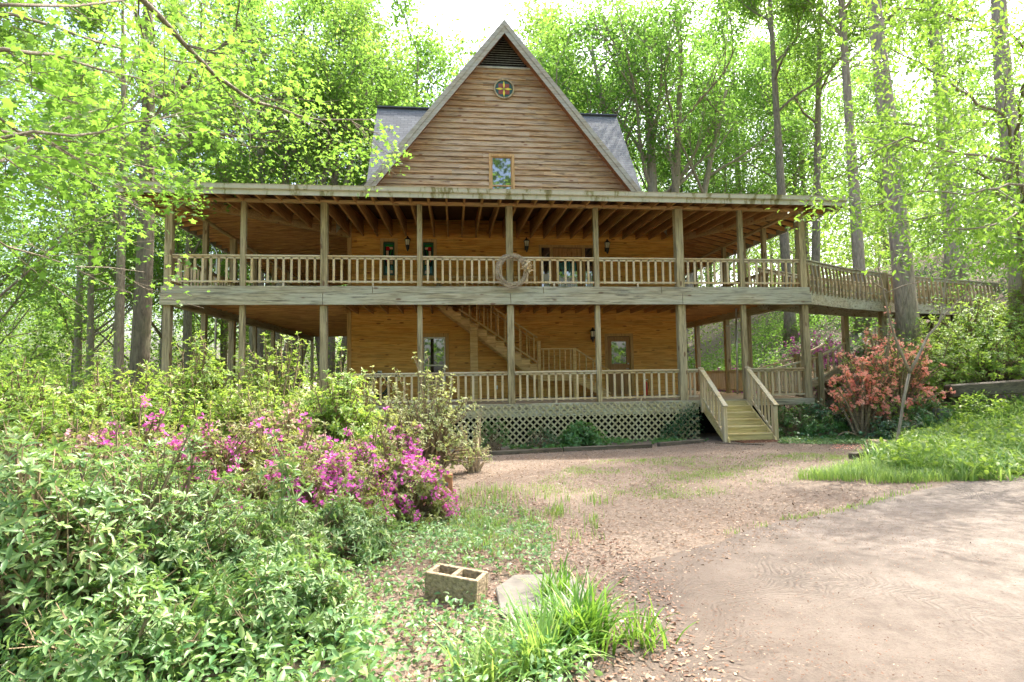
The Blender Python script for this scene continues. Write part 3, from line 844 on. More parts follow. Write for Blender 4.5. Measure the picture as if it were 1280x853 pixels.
# ---- posts
for i, (x, wd) in enumerate(zip(XP, WID)):
    h = wd/2
    MB().box(x-h, x+h, -h*.9, h*.9, 3.302, ZH-.002).build('porch_post', M['post'], house, bevel=.008)
    zb = -1.35 if x < 3.9 else -.003
    if zb > -.5: MB().box(x-h, x+h, -h*.9, h*.9, .001, ZB-.002).build('porch_post', M['post'], house, bevel=.008)
    else: MB().box(x-h, x+h, -h*.9, h*.9, H(x, 0)-.15, ZB+.018).build('porch_post', M['post'], house, bevel=.008)
for k, y in enumerate(SIDE):
    h = .095 if k == 1 else .07
    MB().box(-h, h, y-h, y+h, 3.302, ZH).build('porch_post', M['post'], house, bevel=.008)
    MB().box(-h, h, y-h, y+h, H(0, y)-.15, ZB+.018).build('porch_post', M['post'], house, bevel=.008)
for y in (1.98, 3.3, 4.74, 7.3, 9.6, 12, 14.6):
    MB().box(18.0, 18.14, y-.07, y+.07, 3.302, ZH).build('porch_post', M['post'], house, bevel=.008)
for y in (3.21, 4.74, 7.34, 10, 12.6): MB().box(17.98, 18.16, y-.09, y+.09, .001, ZB+.018).build('porch_post', M['post'], house, bevel=.008)

# ---- railings
bal_me = MB().box(-.029, .029, -.02, .02, 0, .80).mesh('baluster', M['balu'])
def railing(p0, p1, zf, n, top=.87, bot=.12, mats=('rail',), individual=True, parent=None, name='railing', vtop=None):
    """p0,p1: xy; zf floor z (or pair for a slope); balusters are sub-parts"""
    z0, z1 = zf if isinstance(zf, tuple) else (zf, zf)
    a = Vector((*p0, 0)); b = Vector((*p1, 0)); mb = MB()
    A = Vector((*p0, z0)); B = Vector((*p1, z1)); up = Vector((0, 0, 1))
    mb.bar(A+up*(top-.02), B+up*(top-.02), .10, .042); mb.bar(A+up*(top-.075), B+up*(top-.075), .04, .06)
    mb.bar(A+up*(bot+.02), B+up*(bot+.02), .045, .05)
    L = (b-a).length
    if L > 1.8 and z0 == z1:
        m_ = (A+B)/2; mb.box(m_.x-.025, m_.x+.025, m_.y-.02, m_.y+.02, m_.z, m_.z+bot)
    r = mb.build(name, M[mats[0]], parent or house, bevel=.004)
    d = (b-a).normalized(); yaw = math.atan2(d.y, d.x)
    hgt = top-.055-(bot-.02)
    if individual:
        for k in range(n):
            t_ = (k+.75)/(n+.5)
            P = A.lerp(B, t_)
            o = bpy.data.objects.new('baluster', bal_me); COL.objects.link(o); o.parent = r
            # children keep world coordinates: parent sits at -house location
            o.location = P+up*(bot-.02)+ -d.cross(up)*.0 - WORLD_LOC(r)
            o.rotation_euler = (0, 0, yaw); o.scale = (1, 1, hgt/.8)
    else:
        m2 = MB()
        for k in range(n):
            t_ = (k+.75)/(n+.5); P = A.lerp(B, t_)
            m2.bar(P+up*(bot-.02), P+up*(top-.055), .05, .036, up=tuple(d))
        m2.build('baluster', M['balu'], r)['kind'] = 'stuff'
    return r
nb = [8, 9, 11, 11, 10, 10, 8, 7]
for i in range(8):
    if i == 7: pass
    railing((XP[i]+WID[i]/2, 0), (XP[i+1]-WID[i+1]/2, 0), 3.30, nb[i])
nl = [11, 11, 11, 10]
for i in range(4): railing((XP[i+2]+WID[i+2]/2, 0), (XP[i+3]-WID[i+3]/2, 0), 0, nl[i], top=.90, bot=.09)
railing((14.33, 0), (14.66, 0), 0, 2, top=.90, bot=.09)
railing((16.17, 0), (17.97, 0), 0, 8, top=.90, bot=.09)
ysl = [0]+SIDE
for a, b in zip(ysl, ysl[1:]):
    railing((0, a+.1), (0, b-.1), 3.30, 9, mats=('raily',), individual=False)
yr = [0, 1.98, 3.3, 4.74, 7.3, 9.6, 12, 14.6]
for a, b in zip(yr[1:], yr[2:]): railing((18.07, a+.09), (18.07, b-.09), 3.30, int((b-a)/.22), mats=('raily',), individual=False)
yr = [.1, 3.21, 4.74, 7.34, 10, 12.6]
for a, b in zip(yr, yr[1:]): railing((18.07, a+.1), (18.07, b-.1), 0, int((b-a)/.15), top=.86, mats=('raily',), individual=False)

# ---- lattice skirt
def lattice(x0, x1, z0, z1, y):
    mb = MB(); step = .195; w_ = .023
    for s, yy in ((1, y), (-1, y-.009)):
        c = x0-(z1-z0) if s > 0 else x0
        end = x1 if s > 0 else x1+(z1-z0)
        while c < end:
            pts = []
            # line x = c + s*(z-z0), clipped to the panel
            a0, b0 = z0, z1
            if s > 0:
                a0 = max(z0, z0+(x0-c)); b0 = min(z1, z0+(x1-c))
            else:
                a0 = max(z0, z0+(c-x1)); b0 = min(z1, z0+(c-x0))
            if b0-a0 > .03: mb.bar((c+s*(a0-z0), yy, a0), (c+s*(b0-z0), yy, b0), w_*2, .008, up=(0, 1, 0))
            c += step
    return mb
lt = lattice(WL, 14.60, -1.22, -.03, -.135).build('lattice_skirt', M['lattice'], house)
MB().box(WL, 14.60, -.125, -.124, -.36, -.19).build('skirt_backing_board', M['beam'], house)
MB().box(WL, 14.7, 1.2, 1.25, -1.3, -.1).build('crawl_space_shade', M['dark'], house)  # black sheet painting the shade under the porch behind the lattice
for xx in (16.2, 17.2, 18.0): MB().box(xx-.07, xx+.07, -.04, .10, -1.3, -.06).build('pier', M['post'], house)
MB().box(14.7, 18.1, 1.2, 1.25, -1.3, -.1).build('crawl_space_shade', M['dark'], house)

# ---- front steps
sx0, sx1 = 14.76, 16.06; RUN = 1.30; ZF = -1.02
n = 6; rise = -ZF/n
# two stringers
steps = empty('front_steps', (0, 0, 0)); steps.parent = house; steps.location = -Vector(house.location); steps['label'] = 'short flight of wooden steps with rails'
for x in (sx0, sx1):
    MB().prism([(-.12, -.04), (-.12, -.34), (-RUN-.05, ZF-.1), (-RUN-.30, ZF-.1), (-RUN-.24, ZF+.06)], 'x', x-.022, x+.022).build('stringer', M['tread'], steps)
for k in range(1, n):
    z = -rise*k; y = -.12-(RUN/(n-1))*(k-1)
    MB().box(sx0+.025, sx1-.025, y-.29, y+.01, z-.04, z).build('tread', M['tread'], steps, bevel=.004)
for k in range(0, n):
    z = -rise*k; y = -.12-(RUN/(n-1))*(k-1) - (RUN/(n-1))
    y = -.125-(RUN/(n-1))*(k)+.0
    MB().box(sx0+.025, sx1-.025, y-.012, y+.012, z-rise+.002, z-.043).build('riser', M['tread'], steps)
for x in (sx0-.06, sx1+.06):
    for (yy, zt, zb) in ((-.2, .93, -.35), (-RUN-.16, ZF+.88, ZF-.1)):
        MB().box(x-.05, x+.05, yy-.05, yy+.05, zb, zt).build('newel', M['balu'], steps, bevel=.006)
    mb = MB(); mb.bar((x, -.12, .93), (x, -RUN-.24, ZF+.91), .13, .04)
    mb.bar((x, -.15, .10), (x, -RUN-.16, ZF+.10), .04, .07)
    mb.build('handrail', M['raily'], steps, bevel=.004)
    for k in range(7):
        t_ = (k+.8)/7.6; y = -.2-t_*(RUN-.04); zb = .10+(ZF)*t_+0; zt = .90+(ZF-.02)*t_
        MB().box(x-.022, x+.022, y-.022, y+.022, zb, zt).build('baluster', M['balu'], steps)

# ---- porch stair with landing
st = empty('porch_stair', (0, 0, 0)); st.parent = house; st.location = -Vector(house.location)
st['label'] = 'inside porch stair with landing rising to the upper deck'
X0, Z0, X1, Z1 = 7.25, 3.15, 10.45, .98
y0, y1 = 3.15, 4.15
nst = 11
for yy in (y0, y1):
    mb = MB(); s = (Z1-Z0)/(X1-X0)
    mb.prism([(X0-.25, Z0+.02), (X0+.1, Z0+.02), (X1, Z1), (X1, Z1-.34), (X1-.12, Z1-.34)], 'y', yy-.022, yy+.022)
    mb.build('stringer', M['stair'], st)
for k in range(nst):
    xa = X0+(X1-X0)*k/nst; z = Z0+(Z1-Z0)*(k+.5)/nst
    MB().box(xa-.02, xa+.30, y0-.05, y1, z-.035+.09, z+.09).build('tread', M['stair'], st)
    MB().box(xa+.0, xa+.28, y0-.023, y0+.0225, z-.12, z+.05).build('riser', M['stair'], st)
def slope_rail(xa, za, xb, zb, y, n, hgt=.78):
    mb = MB(); mb.bar((xa, y, za+hgt), (xb, y, zb+hgt), .09, .04); mb.bar((xa, y, za), (xb, y, zb), .04, .05)
    r = mb.build('stair_rail', M['stair'], st)
    for k in range(n):
        t_ = (k+.5)/n; x = xa+(xb-xa)*t_; z = za+(zb-za)*t_
        MB().box(x-.02, x+.02, y-.018, y+.018, z, z+hgt-.02).build('baluster', M['stair'], r)
slope_rail(7.75, 3.05, 10.42, 1.22, y0-.03, 11, .85)
slope_rail(7.75, 3.05, 10.42, 1.22, y1-.05, 9, .85)
MB().box(10.4, 11.75, y0-.02, y1, .86, .96).build('landing', M['stair'], st)
MB().box(10.4, 11.75, y0-.05, y0, .58, .80).build('landing_board', M['stair'], st)
for x in (10.47, 11.70):
    MB().box(x-.06, x+.06, y0-.07, y0+.05, .002, 1.70 if x > 11 else 1.95).build('newel', M['stair'], st, bevel=.006)
mb = MB(); mb.bar((10.5, y0-.02, 1.68), (11.75, y0-.02, 1.68), .09, .04); r = mb.build('stair_rail', M['stair'], st)
for k in range(6):
    x = 10.62+k*.19; MB().box(x-.02, x+.02, y0-.04, y0, .95, 1.66).build('baluster', M['stair'], r)
slope_rail(11.75, .88, 12.95, .12, y0-.03, 5, .78)
for k in range(4):
    xa = 11.76+k*.28; z = .76-k*.19
    MB().box(xa, xa+.3, y0, y1, z-.035, z).build('tread', M['stair'], st)
mb = MB(); mb.prism([(11.76, .86), (11.76, .52), (12.7, .002), (13.0, .002)], 'y', y0-.03, y0+.015); mb.build('stringer', M['stair'], st)
MB().box(8.12, 8.38, y0-.12, y0+.10, .002, 2.45).build('stair_post', M['stair'], st, bevel=.006)

# ---- gas-style downspouts at the sides (parts of the house)
mb = MB(); mb.tube([(17.55, 3.0, 3.25), (17.5, 3.05, .02)], .035, 8); mb.tube([(17.5, 3.0, 2.4), (17.15, 3.0, 2.43)], .025, 8)
mb.build('downspout', M['metal'], house, smooth=True)
mb = MB(); mb.tube([(-.93, 4.8, 5.6), (-.75, 4.8, 5.3), (-.75, 4.8, -1.1)], .04, 8); mb.build('downspout', M['metal'], house, smooth=True)
# outlet box and water bib
MB().box(9.03, 9.13, DW-.07, DW-.03, .30, .44).build('outlet_box', M['metal'], house)

# ================================================================== THINGS ON THE PORCHES
def lantern(x, z, label, face=-1):
    y = DW-.05
    root = empty('wall_lantern', (x, y, z), label, 'lantern', 'wall lanterns on the porch walls')
    mb = MB(); mb.box(x-.04, x+.04, y-.03, y+.03, z-.12, z+.02); mb.tube([(x, y, z-.08), (x, y-.10, z-.13), (x, y-.15, z-.08)], .014, 6)
    mb.tube([(x, y-.15, z-.22), (x, y-.15, z-.17), (x, y-.15, z-.07), (x, y-.15, z-.04)], [.01, .035, .06, .07], 6)
    mb.build('bracket', M['black'], root)
    MB().tube([(x, y-.15, z-.04), (x, y-.15, z+.12)], [.055, .075], 6).build('glass', M['lampglass'], root)
    c = MB().tube([(x, y-.15, z+.12), (x, y-.15, z+.13), (x, y-.15, z+.19), (x, y-.15, z+.24)], [.105, .10, .04, .012], 6)
    for k in range(6):
        a = 2*PI*k/6+PI/6
        c.tube([(x+.062*math.cos(a), y-.15+.062*math.sin(a), z-.04), (x+.082*math.cos(a), y-.15+.082*math.sin(a), z+.12)], .006, 4)
    c.build('cap', M['black'], root)
    root.scale = (1.2, 1.2, 1.2)
lantern(5.97, 5.50, 'black wall lantern between the two stained glass windows')
lantern(10.23, 5.50, 'black wall lantern just left of the upper front door')
lantern(13.23, 5.47, 'black wall lantern just right of the upper front door')
lantern(12.61, 2.20, 'black wall lantern on the lower wall beside the brown door')

# fire extinguisher
fx, fy = 14.50, DW-.30
root = empty('fire_extinguisher', (fx, fy, 0), 'red fire extinguisher standing on the lower porch beside the door', 'fire extinguisher')
MB().tube([(fx, fy, .001), (fx, fy, .02), (fx, fy, .42), (fx, fy, .47), (fx, fy, .50)], [.07, .078, .078, .055, .02], 14).build('cylinder', M['red'], root, smooth=True)
MB().tube([(fx, fy, .50), (fx, fy, .56)], .022, 8).box(fx-.02, fx+.09, fy-.012, fy+.012, .555, .58).build('valve', M['white'], root)
MB().tube([(fx+.03, fy-.02, .53), (fx+.10, fy-.02, .50), (fx+.11, fy-.02, .35), (fx+.09, fy-.02, .22)], .012, 6).build('hose', M['black'], root)

# garden hose hanging on a reel hook
hx, hz = 4.98, .72
root = empty('garden_hose', (hx, DW-.1, hz), 'coiled dark green garden hose hung on the lower porch wall', 'hose')
mb = MB()
for k in range(5):
    r1 = .30+.018*k; y = DW-.12-.025*k
    pts = [(hx+r1*math.sin(a)*.95, y, hz-.22-(r1*1.1)*math.cos(a)+ .06*math.sin(k+a)) for a in np.linspace(0, 2*PI, 25)]
    mb.tube(pts, .018, 6)
mb.build('coil', M['hose'], root, smooth=True)
MB().tube([(hx, DW-.03, hz+.22), (hx, DW-.22, hz+.22)], .02, 6).box(hx-.07, hx+.07, DW-.05, DW-.03, hz+.1, hz+.3).build('hook', M['metal'], root)

# bench on the upper deck
bx0, bx1, by, bz = 7.45, 10.55, 3.55, 3.299
root = empty('porch_bench', (9, by, bz), 'long low wooden slat bench against the upper porch wall', 'bench')
mb = MB()
for k in range(4): mb.box(bx0, bx1, by-.45+k*.12, by-.35+k*.12, bz+.40, bz+.43)
mb.build('seat', M['stair'], root)
mb = MB(); mb.box(bx0, bx1, by+.06, by+.10, bz+.90, bz+.98)
for k in range(17): x = bx0+.05+k*(bx1-bx0-.1)/16; mb.box(x-.022, x+.022, by+.06, by+.085, bz+.38, bz+.90)
mb.build('backrest', M['stair'], root)
for x in (bx0+.04, (bx0+bx1)/2, bx1-.04):
    for yy in (by-.42, by+.11): MB().box(x-.035, x+.035, yy-.035, yy+.035, bz, bz+.40 if yy < by else bz+.9).build('leg', M['stair'], root)
# leaning panel left of the bench (board gate)
MB().quadbox([(6.98, 3.5, bz+.01), (7.24, 3.5, bz+.01), (7.24, 3.7, bz+.01), (6.98, 3.7, bz+.01), (6.98, 4.1, bz+1.2), (7.06, 4.1, bz+1.2), (7.06, 4.16, bz+1.2), (6.98, 4.16, bz+1.2)])
mb = MB()
for k in range(4): mb.quadbox([(6.97+.075*k, 3.75, bz+.003), (7.035+.075*k, 3.75, bz+.003), (7.035+.075*k, 3.80, bz+.003), (6.97+.075*k, 3.80, bz+.003),
                               (6.97+.075*k, 4.17, bz+1.05-.12*k), (7.035+.075*k, 4.17, bz+.95-.12*k), (7.035+.075*k, 4.2, bz+.95-.12*k), (6.97+.075*k, 4.2, bz+1.05-.12*k)])
o = mb.build('board_panel', M['post']); tag(o, 'grey slant topped board panel leaning on the upper wall left of the bench', 'panel')

# wreath hung on the middle post
wx, wy, wz = 9.22, -.30, 3.72
root = empty('twig_wreath', (wx, wy, wz), 'large grapevine wreath with straw bow hung on the upper railing post', 'wreath')
mb = MB(); rr = random.Random(3)
for k in range(30):
    R0 = .40+rr.uniform(-.055, .07); cx, cz = rr.uniform(-.02, .02), rr.uniform(-.02, .02)
    a0 = rr.uniform(0, 2*PI); al = rr.uniform(2.5, 6.5)
    ph = rr.uniform(0, 6); m_ = rr.randint(2, 5)
    pts = [(wx+cx+(R0+.02*math.sin(m_*a+ph))*math.cos(a), wy+.05*math.sin(3*a+ph), wz+cz+(R0+.02*math.sin(m_*a+ph))*math.sin(a)*1.02) for a in np.linspace(a0, a0+al, 26)]
    mb.tube(pts, .0095, 4)
mb.build('twig_ring', M['twig'], root)
n = 90; P = np.tile([[wx+.42, wy-.08, wz+.10]], (n, 1))+RNG.normal(size=(n, 3))*np.array([.055, .02, .07])
link('bow', leaves('bow', P, rdir(n), rdir(n), .13, .05, 'rhomb', M['ribbon']), root)

# ================================================================== FOOTBRIDGE and ramp
br = empty('footbridge', (20, 1.2, 2.8), 'wooden footbridge with railings from the upper deck to the hillside', 'footbridge')
# nearer edge path (x,y): leaves the corner post and climbs away to the right
E1 = [(18.2, .05), (20.5, 1.35), (23.4, 2.55), (26.1, 3.3), (29.6, 4.3)]
def off(p, q, d):
    v = Vector((q[0]-p[0], q[1]-p[1], 0)).normalized(); return Vector((-v.y, v.x, 0))*d
mbf = MB(); mbb = MB()
E2 = []
for i, p in enumerate(E1):
    q = E1[min(i+1, len(E1)-1)] if i < len(E1)-1 else p
    pr_ = E1[i-1] if i == len(E1)-1 else p
    o_ = off(pr_ if i == len(E1)-1 else p, q, 1.5); E2.append((p[0]+o_.x, p[1]+o_.y))
def pbar(mb, Pts, z, wd, ht):
    for a, b in zip(Pts, Pts[1:]): mb.bar((*a, z), (*b, z), wd, ht)
pbar(mbb, E1, 3.03, .06, .40); pbar(mbb, E2, 3.03, .06, .40)
mbb.build('side_beam', M['beam'], br)
for a, b, c, d in zip(E1, E1[1:], E2, E2[1:]):
    L = (Vector(b)-Vector(a)).length; n = int(L/.14)
    for k in range(n):
        t0, t1 = k/n, (k+.93)/n
        A = Vector(a).lerp(Vector(b), t0); B = Vector(a).lerp(Vector(b), t1); C_ = Vector(c).lerp(Vector(d), t1); D_ = Vector(c).lerp(Vector(d), t0)
        mbf.quadbox([(*A, 3.24), (*B, 3.24), (*C_, 3.24), (*D_, 3.24), (*A, 3.28), (*B, 3.28), (*C_, 3.28), (*D_, 3.28)])
mbf.build('deck_board', M['decky'], br)['kind'] = 'stuff'
def brail(Pts, nm, sgn):
    mb = MB(); pbar(mb, Pts, 4.17, .11, .04); pbar(mb, Pts, 4.09, .04, .08); pbar(mb, Pts, 3.42, .045, .06)
    r = mb.build('railing', M['beam'], br)
    m2 = MB()
    for a, b in zip(Pts, Pts[1:]):
        L = (Vector(b)-Vector(a)).length; n = int(L/.235)
        for k in range(n):
            P = Vector(a).lerp(Vector(b), (k+.5)/n); d = (Vector(b)-Vector(a)).normalized(); s = Vector((d.y, -d.x))*sgn
            # bent balusters: lean out near the foot
            q = [(P.x+s.x*.05, P.y+s.y*.05, 3.16), (P.x+s.x*.05, P.y+s.y*.05, 3.6), (P.x, P.y, 4.12)]
            m2.bar(q[0], q[1], .06, .035, up=(d.x, d.y, 0)); m2.bar(q[1], q[2], .06, .035, up=(d.x, d.y, 0))
    m2.build('baluster', M['balu2'] if 'balu2' in M else M['post'], r)['kind'] = 'stuff'
brail(E1, 'near', 1); brail(E2, 'far', -1)
for (x, y) in ((22.6, 2.22),): MB().box(x-.09, x+.09, y-.09, y+.09, 2.65, 4.2).build('bridge_post', M['post'], br)
for (x, y) in ((22.6, 2.35), (22.2, 3.7), (26.2, 3.5)): MB().box(x-.09, x+.09, y-.09, y+.09, H(x, y)-.3, 2.84).build('pier', M['post'], br)

rp = empty('garden_ramp', (19.4, 2, 0), 'low wooden ramp with railing at the right end of the lower porch', 'ramp')
R1 = [(18.25, 2.2), (19.9, 2.0), (21.6, 2.9)]; RZ = [.0, .42, .95]
mb = MB()
for i in range(2):
    a = (*R1[i], RZ[i]); b = (*R1[i+1], RZ[i+1])
    mb.bar((a[0], a[1]+.6, a[2]), (b[0], b[1]+.6, b[2]), 1.2, .06)
    mb.bar(a, b, .05, .2)
mb.build('ramp_floor', M['decky'], rp)
mb = MB()
for dy in (0, 1.2):
    for i in range(2):
        a = (R1[i][0], R1[i][1]+dy, RZ[i]); b = (R1[i+1][0], R1[i+1][1]+dy, RZ[i+1])
        mb.bar((a[0], a[1], a[2]+.85), (b[0], b[1], b[2]+.85), .09, .05); mb.bar((a[0], a[1], a[2]+.15), (b[0], b[1], b[2]+.15), .05, .06)
        for k in range(5):
            t_ = (k+.5)/5; x, y, z = [a[j]+(b[j]-a[j])*t_ for j in range(3)]; mb.box(x-.03, x+.03, y-.02, y+.02, z+.1, z+.85)
mb.build('railing', M['rail'], rp)
for (x, y, z) in ((19.9, 2.0, .42), (21.6, 2.9, .95), (19.9, 3.2, .42)): MB().box(x-.08, x+.08, y-.08, y+.08, H(x, y)-.2, z+1.0).build('ramp_post', M['post'], rp)
for (x, y, h_, lb) in ((18.9, 4.6, 1.25, 'leaning round wooden stump post behind the lower porch rail, nearest the ramp'), (17.6, 17.8, 2.0, 'mossy stump post on the bank far behind the lower porch')):
    if y > 10: continue
    z = H(x, y); o = MB().tube([(x, y, z-.2), (x-.05, y, z+h_*.6), (x-.14, y, z+h_)], [.14, .13, .13], 9).build('stump_post', M['post']); tag(o, lb, 'post')

# ================================================================== GROUND OBJECTS
# cinder block
def cinder():
    root = empty('cinder_block', (7.55, -11.5, H(7.55, -11.5)), 'stained concrete cinder block standing in the ground cover', 'cinder block')
    root.rotation_euler = (0, 0, 0)
    L, Wd, Hh = .40, .20, .20
    mb = MB(); t_ = .032
    c = Vector((7.57, -11.47, H(7.55, -11.5)-.01)); R_ = Matrix.Rotation(math.radians(-26), 3, 'Z') @ Matrix.Rotation(math.radians(3), 3, 'Y')
    def bx(a0, a1, b0, b1):
        P = []
        for z in (0, Hh):
            for (x, y) in ((a0, b0), (a1, b0), (a1, b1), (a0, b1)): P.append(tuple(c+R_ @ Vector((x, y, z))))
        mb.quadbox(P)
    bx(-L/2, L/2, -Wd/2, -Wd/2+t_); bx(-L/2, L/2, Wd/2-t_, Wd/2)
    for a in (-L/2, -t_/2, L/2-t_): bx(a, a+t_, -Wd/2+t_, Wd/2-t_)
    P = []
    mb.build('block_body', M['concrete'], root, bevel=.004)
cinder()
# flat slab
mb = MB(); pts = [(7.86, -11.80), (8.30, -11.86), (8.52, -11.5), (8.44, -11.15), (8.02, -11.12), (7.86, -11.35)]
o = None
mb.prism(pts, 'z', H(8.1, -11.5)-.03, H(8.1, -11.5)+.045)
o = mb.build('stone_slab', M['slab'], bevel=.008); tag(o, 'flat grey broken stone slab beside the cinder block', 'stone slab')
# planter behind the pink azalea
px_, py_ = 7.18, -7.75; z = H(px_, py_)
root = empty('brick_planter', (px_, py_, z), 'weathered orange box planter with grey ledge behind the pink azaleas', 'planter')
mb = MB()
mb.box(px_-.4, px_+.12, py_+.5, py_+.6, z-.1, z+.42); mb.box(px_-.5, px_-.4, py_-.05, py_+.6, z-.1, z+.42)
mb.build('box_side', M['brick'], root, bevel=.01)
MB().box(px_+.22, px_+.36, py_-.05, py_+.09, z-.1, z+.36).build('corner_post', M['brick'], root, bevel=.01)
MB().box(px_-.55, px_+.30, py_-.08, py_+.35, z+.2, z+.25).build('ledge', M['slab'], root, bevel=.008)
MB().box(px_-.5, px_+.20, py_+.0, py_+.3, z-.05, z+.2).build('box_front', M['slab'], root, bevel=.008)
# bed edging timbers
TG = 'landscape timbers edging the bed before the lattice'
def timber(a, b, r, lb, hh=.13):
    a = Vector((*a, H(*a)+hh/2-.03)); b = Vector((*b, H(*b)+hh/2-.03))
    o = MB().bar(a, b, r, hh).build('edging_timber', M['tie'], bevel=.012); tag(o, lb, 'timber', TG)
timber((7.5, -2.45), (10.2, -1.95), .13, 'long edging timber before the lattice, leftmost of the row')
timber((10.25, -1.90), (12.5, -1.95), .14, 'edging timber in the middle of the row before the lattice')
timber((12.75, -1.75), (14.15, -1.30), .13, 'short edging timber close to the left of the front steps')
timber((14.35, -1.62), (15.1, -2.6), .10, 'thin slanting timber lying at the foot of the front steps', .06)
# rusty mat at the foot of the steps
mb = MB()
for k in range(9): mb.box(14.95, 16.0, -1.92+k*.05, -1.89+k*.05, H(15.4, -1.7)+.004, H(15.4, -1.7)+.02)
for k in range(8): mb.box(14.95+k*.148, 14.97+k*.148, -1.92, -1.49, H(15.4, -1.7)+.018, H(15.4, -1.7)+.03)
o = mb.build('rusty_door_mat', M['rust']); tag(o, 'rusty metal grate mat on the ground before the steps', 'mat')
# log / retaining tie on the bank
o = MB().bar((20.55, -2.15, .20), (24.6, -3.35, .48), .34, .34).build('railroad_tie', M['tie'], bevel=.03); tag(o, 'old cracked railroad tie lying along the right bank', 'timber')
o = MB().box(19.75, 20.0, -2.72, -2.5, H(19.9, -2.6)-.1, H(19.9, -2.6)+.50).build('concrete_block', M['metal'] if False else M['slab'], bevel=.01); tag(o, 'upright grey concrete block below the railroad tie', 'block')
z = H(16.8, -4.3)
o = MB().box(16.55, 16.95, -4.45, -4.15, z-.1, z+.2).build('wood_block', M['post'], bevel=.012); tag(o, 'square cut wooden block beside the forked sapling', 'block')
o = MB().bar((15.0, -5.75, H(15, -5.7)+.05), (16.4, -4.95, H(16.4, -5)+.05), .14, .14).build('edging_timber', M['tie'], bevel=.012); tag(o, 'timber edging the right flower bed near the forked sapling', 'timber')
# loop of fallen vine
mb = MB(); mb.tube([(17.6+.36*math.cos(a), -2.3+.1*math.sin(a)+.05*math.cos(3*a), H(17.6, -2.3)-.06+.24*math.sin(a)+.02*math.sin(5*a)) for a in np.linspace(0, PI, 14)], .018, 6)
o = mb.build('arched_vine', M['stem'], smooth=True); tag(o, 'dead woody vine arching over the ivy near the steps', 'vine')


# ================================================================== VEGETATION
M['leaf_tree'] = leafmat('spring_canopy_leaves', (.075, .145, .022), (.155, .25, .04), (.25, .42, .06), .5, .55)
M['leaf_tree2'] = leafmat('mid_green_canopy_leaves', (.055, .125, .02), (.12, .22, .035), (.21, .39, .06), .5, .55)
M['leaf_maple'] = leafmat('maple_leaves', (.06, .135, .02), (.12, .215, .035), (.22, .40, .05), .45, .58)
M['leaf_beech'] = leafmat('beech_leaves', (.07, .145, .02), (.14, .235, .035), (.25, .42, .05), .4, .55)
M['leaf_glauc'] = leafmat('glossy_pale_leaves', (.05, .13, .035), (.18, .28, .10), (.24, .39, .08), .42, .34, .5, (.30, .36, .13))
M['leaf_azalea'] = leafmat('azalea_leaves', (.12, .17, .04), (.22, .24, .08), (.40, .46, .10), .45, .4, .5)
M['leaf_yel'] = leafmat('yellow_green_shrub_leaves', (.10, .19, .028), (.21, .32, .05), (.38, .54, .08), .42, .45, .5, (.38, .44, .10))
M['leaf_pale'] = leafmat('pale_budding_leaves', (.16, .22, .08), (.34, .38, .18), (.45, .52, .16), .5, .4, .4, (.55, .58, .36))
M['leaf_ivy'] = leafmat('ivy_leaves', (.018, .065, .02), (.05, .13, .04), (.10, .24, .05), .28, .25, .6, (.09, .20, .08))
M['leaf_fern'] = leafmat('dark_shrub_leaves', (.03, .09, .025), (.08, .18, .045), (.20, .38, .07), .4, .35, .5)
M['leaf_vinca'] = leafmat('vinca_leaves', (.07, .165, .05), (.18, .285, .11), (.26, .42, .10), .35, .35, .6, (.30, .37, .20))
M['leaf_grass'] = leafmat('grass_blades', (.08, .18, .035), (.20, .31, .08), (.36, .52, .10), .4, .4, .5, (.38, .42, .18))
M['leaf_strap'] = leafmat('strap_leaves', (.045, .14, .018), (.12, .25, .03), (.26, .46, .05), .35, .35, .5, (.50, .40, .20))
M['bloom_pink'] = leafmat('magenta_blossoms', (.50, .03, .34), (.68, .12, .50), (.80, .20, .62), .5, .4, .2, (.80, .36, .64))
M['bloom_fade'] = leafmat('faded_pink_blossoms', (.45, .20, .26), (.62, .34, .40), (.6, .35, .4), .6, .3, .2)
M['bloom_red'] = leafmat('coral_blossoms', (.85, .20, .14), (.94, .40, .30), (.98, .50, .40), .5, .45, .2, (.96, .60, .50))
M['bloom_purple'] = leafmat('purple_blossoms', (.32, .07, .22), (.45, .14, .33), (.45, .12, .35), .5, .4, .2)
M['leaf_litter'] = leafmat('dry_leaf_litter', (.12, .065, .035), (.33, .23, .15), (.18, .12, .08), .7, .1, .3, (.50, .40, .30))
M['leaf_scrap'] = leafmat('brown_leaf_scraps', (.05, .026, .014), (.18, .09, .045), (.1, .06, .03), .8, .05, .2, (.42, .33, .24))
M['bark'] = bark('grey_bark', (.11, .088, .06), (.34, .285, .205))
M['bark_dark'] = bark('dark_bark', (.07, .058, .038), (.21, .18, .12), .45)
M['bark_pale'] = bark('pale_grey_bark', (.17, .135, .095), (.44, .37, .28), .15)
M['bark_twig'] = bark('limb_bark', (.14, .115, .085), (.32, .27, .20), .1)

def wander(rng, p, d, L, r0, r1, n=6, wob=.12, up=.0):
    pts = [Vector(p)]; d = Vector(d).normalized()
    for i in range(n):
        d = (d + Vector((rng.gauss(0, wob), rng.gauss(0, wob), rng.gauss(0, wob)+up))).normalized()
        pts.append(pts[-1] + d * (L/n))
    return pts, [r0+(r1-r0)*i/n for i in range(n+1)], d

def side_dir(rng, d, ang):
    d = Vector(d).normalized(); o = d.orthogonal().normalized()
    o.rotate(Matrix.Rotation(rng.uniform(0, 2*PI), 3, d))
    return (d*math.cos(ang) + o*math.sin(ang)).normalized()

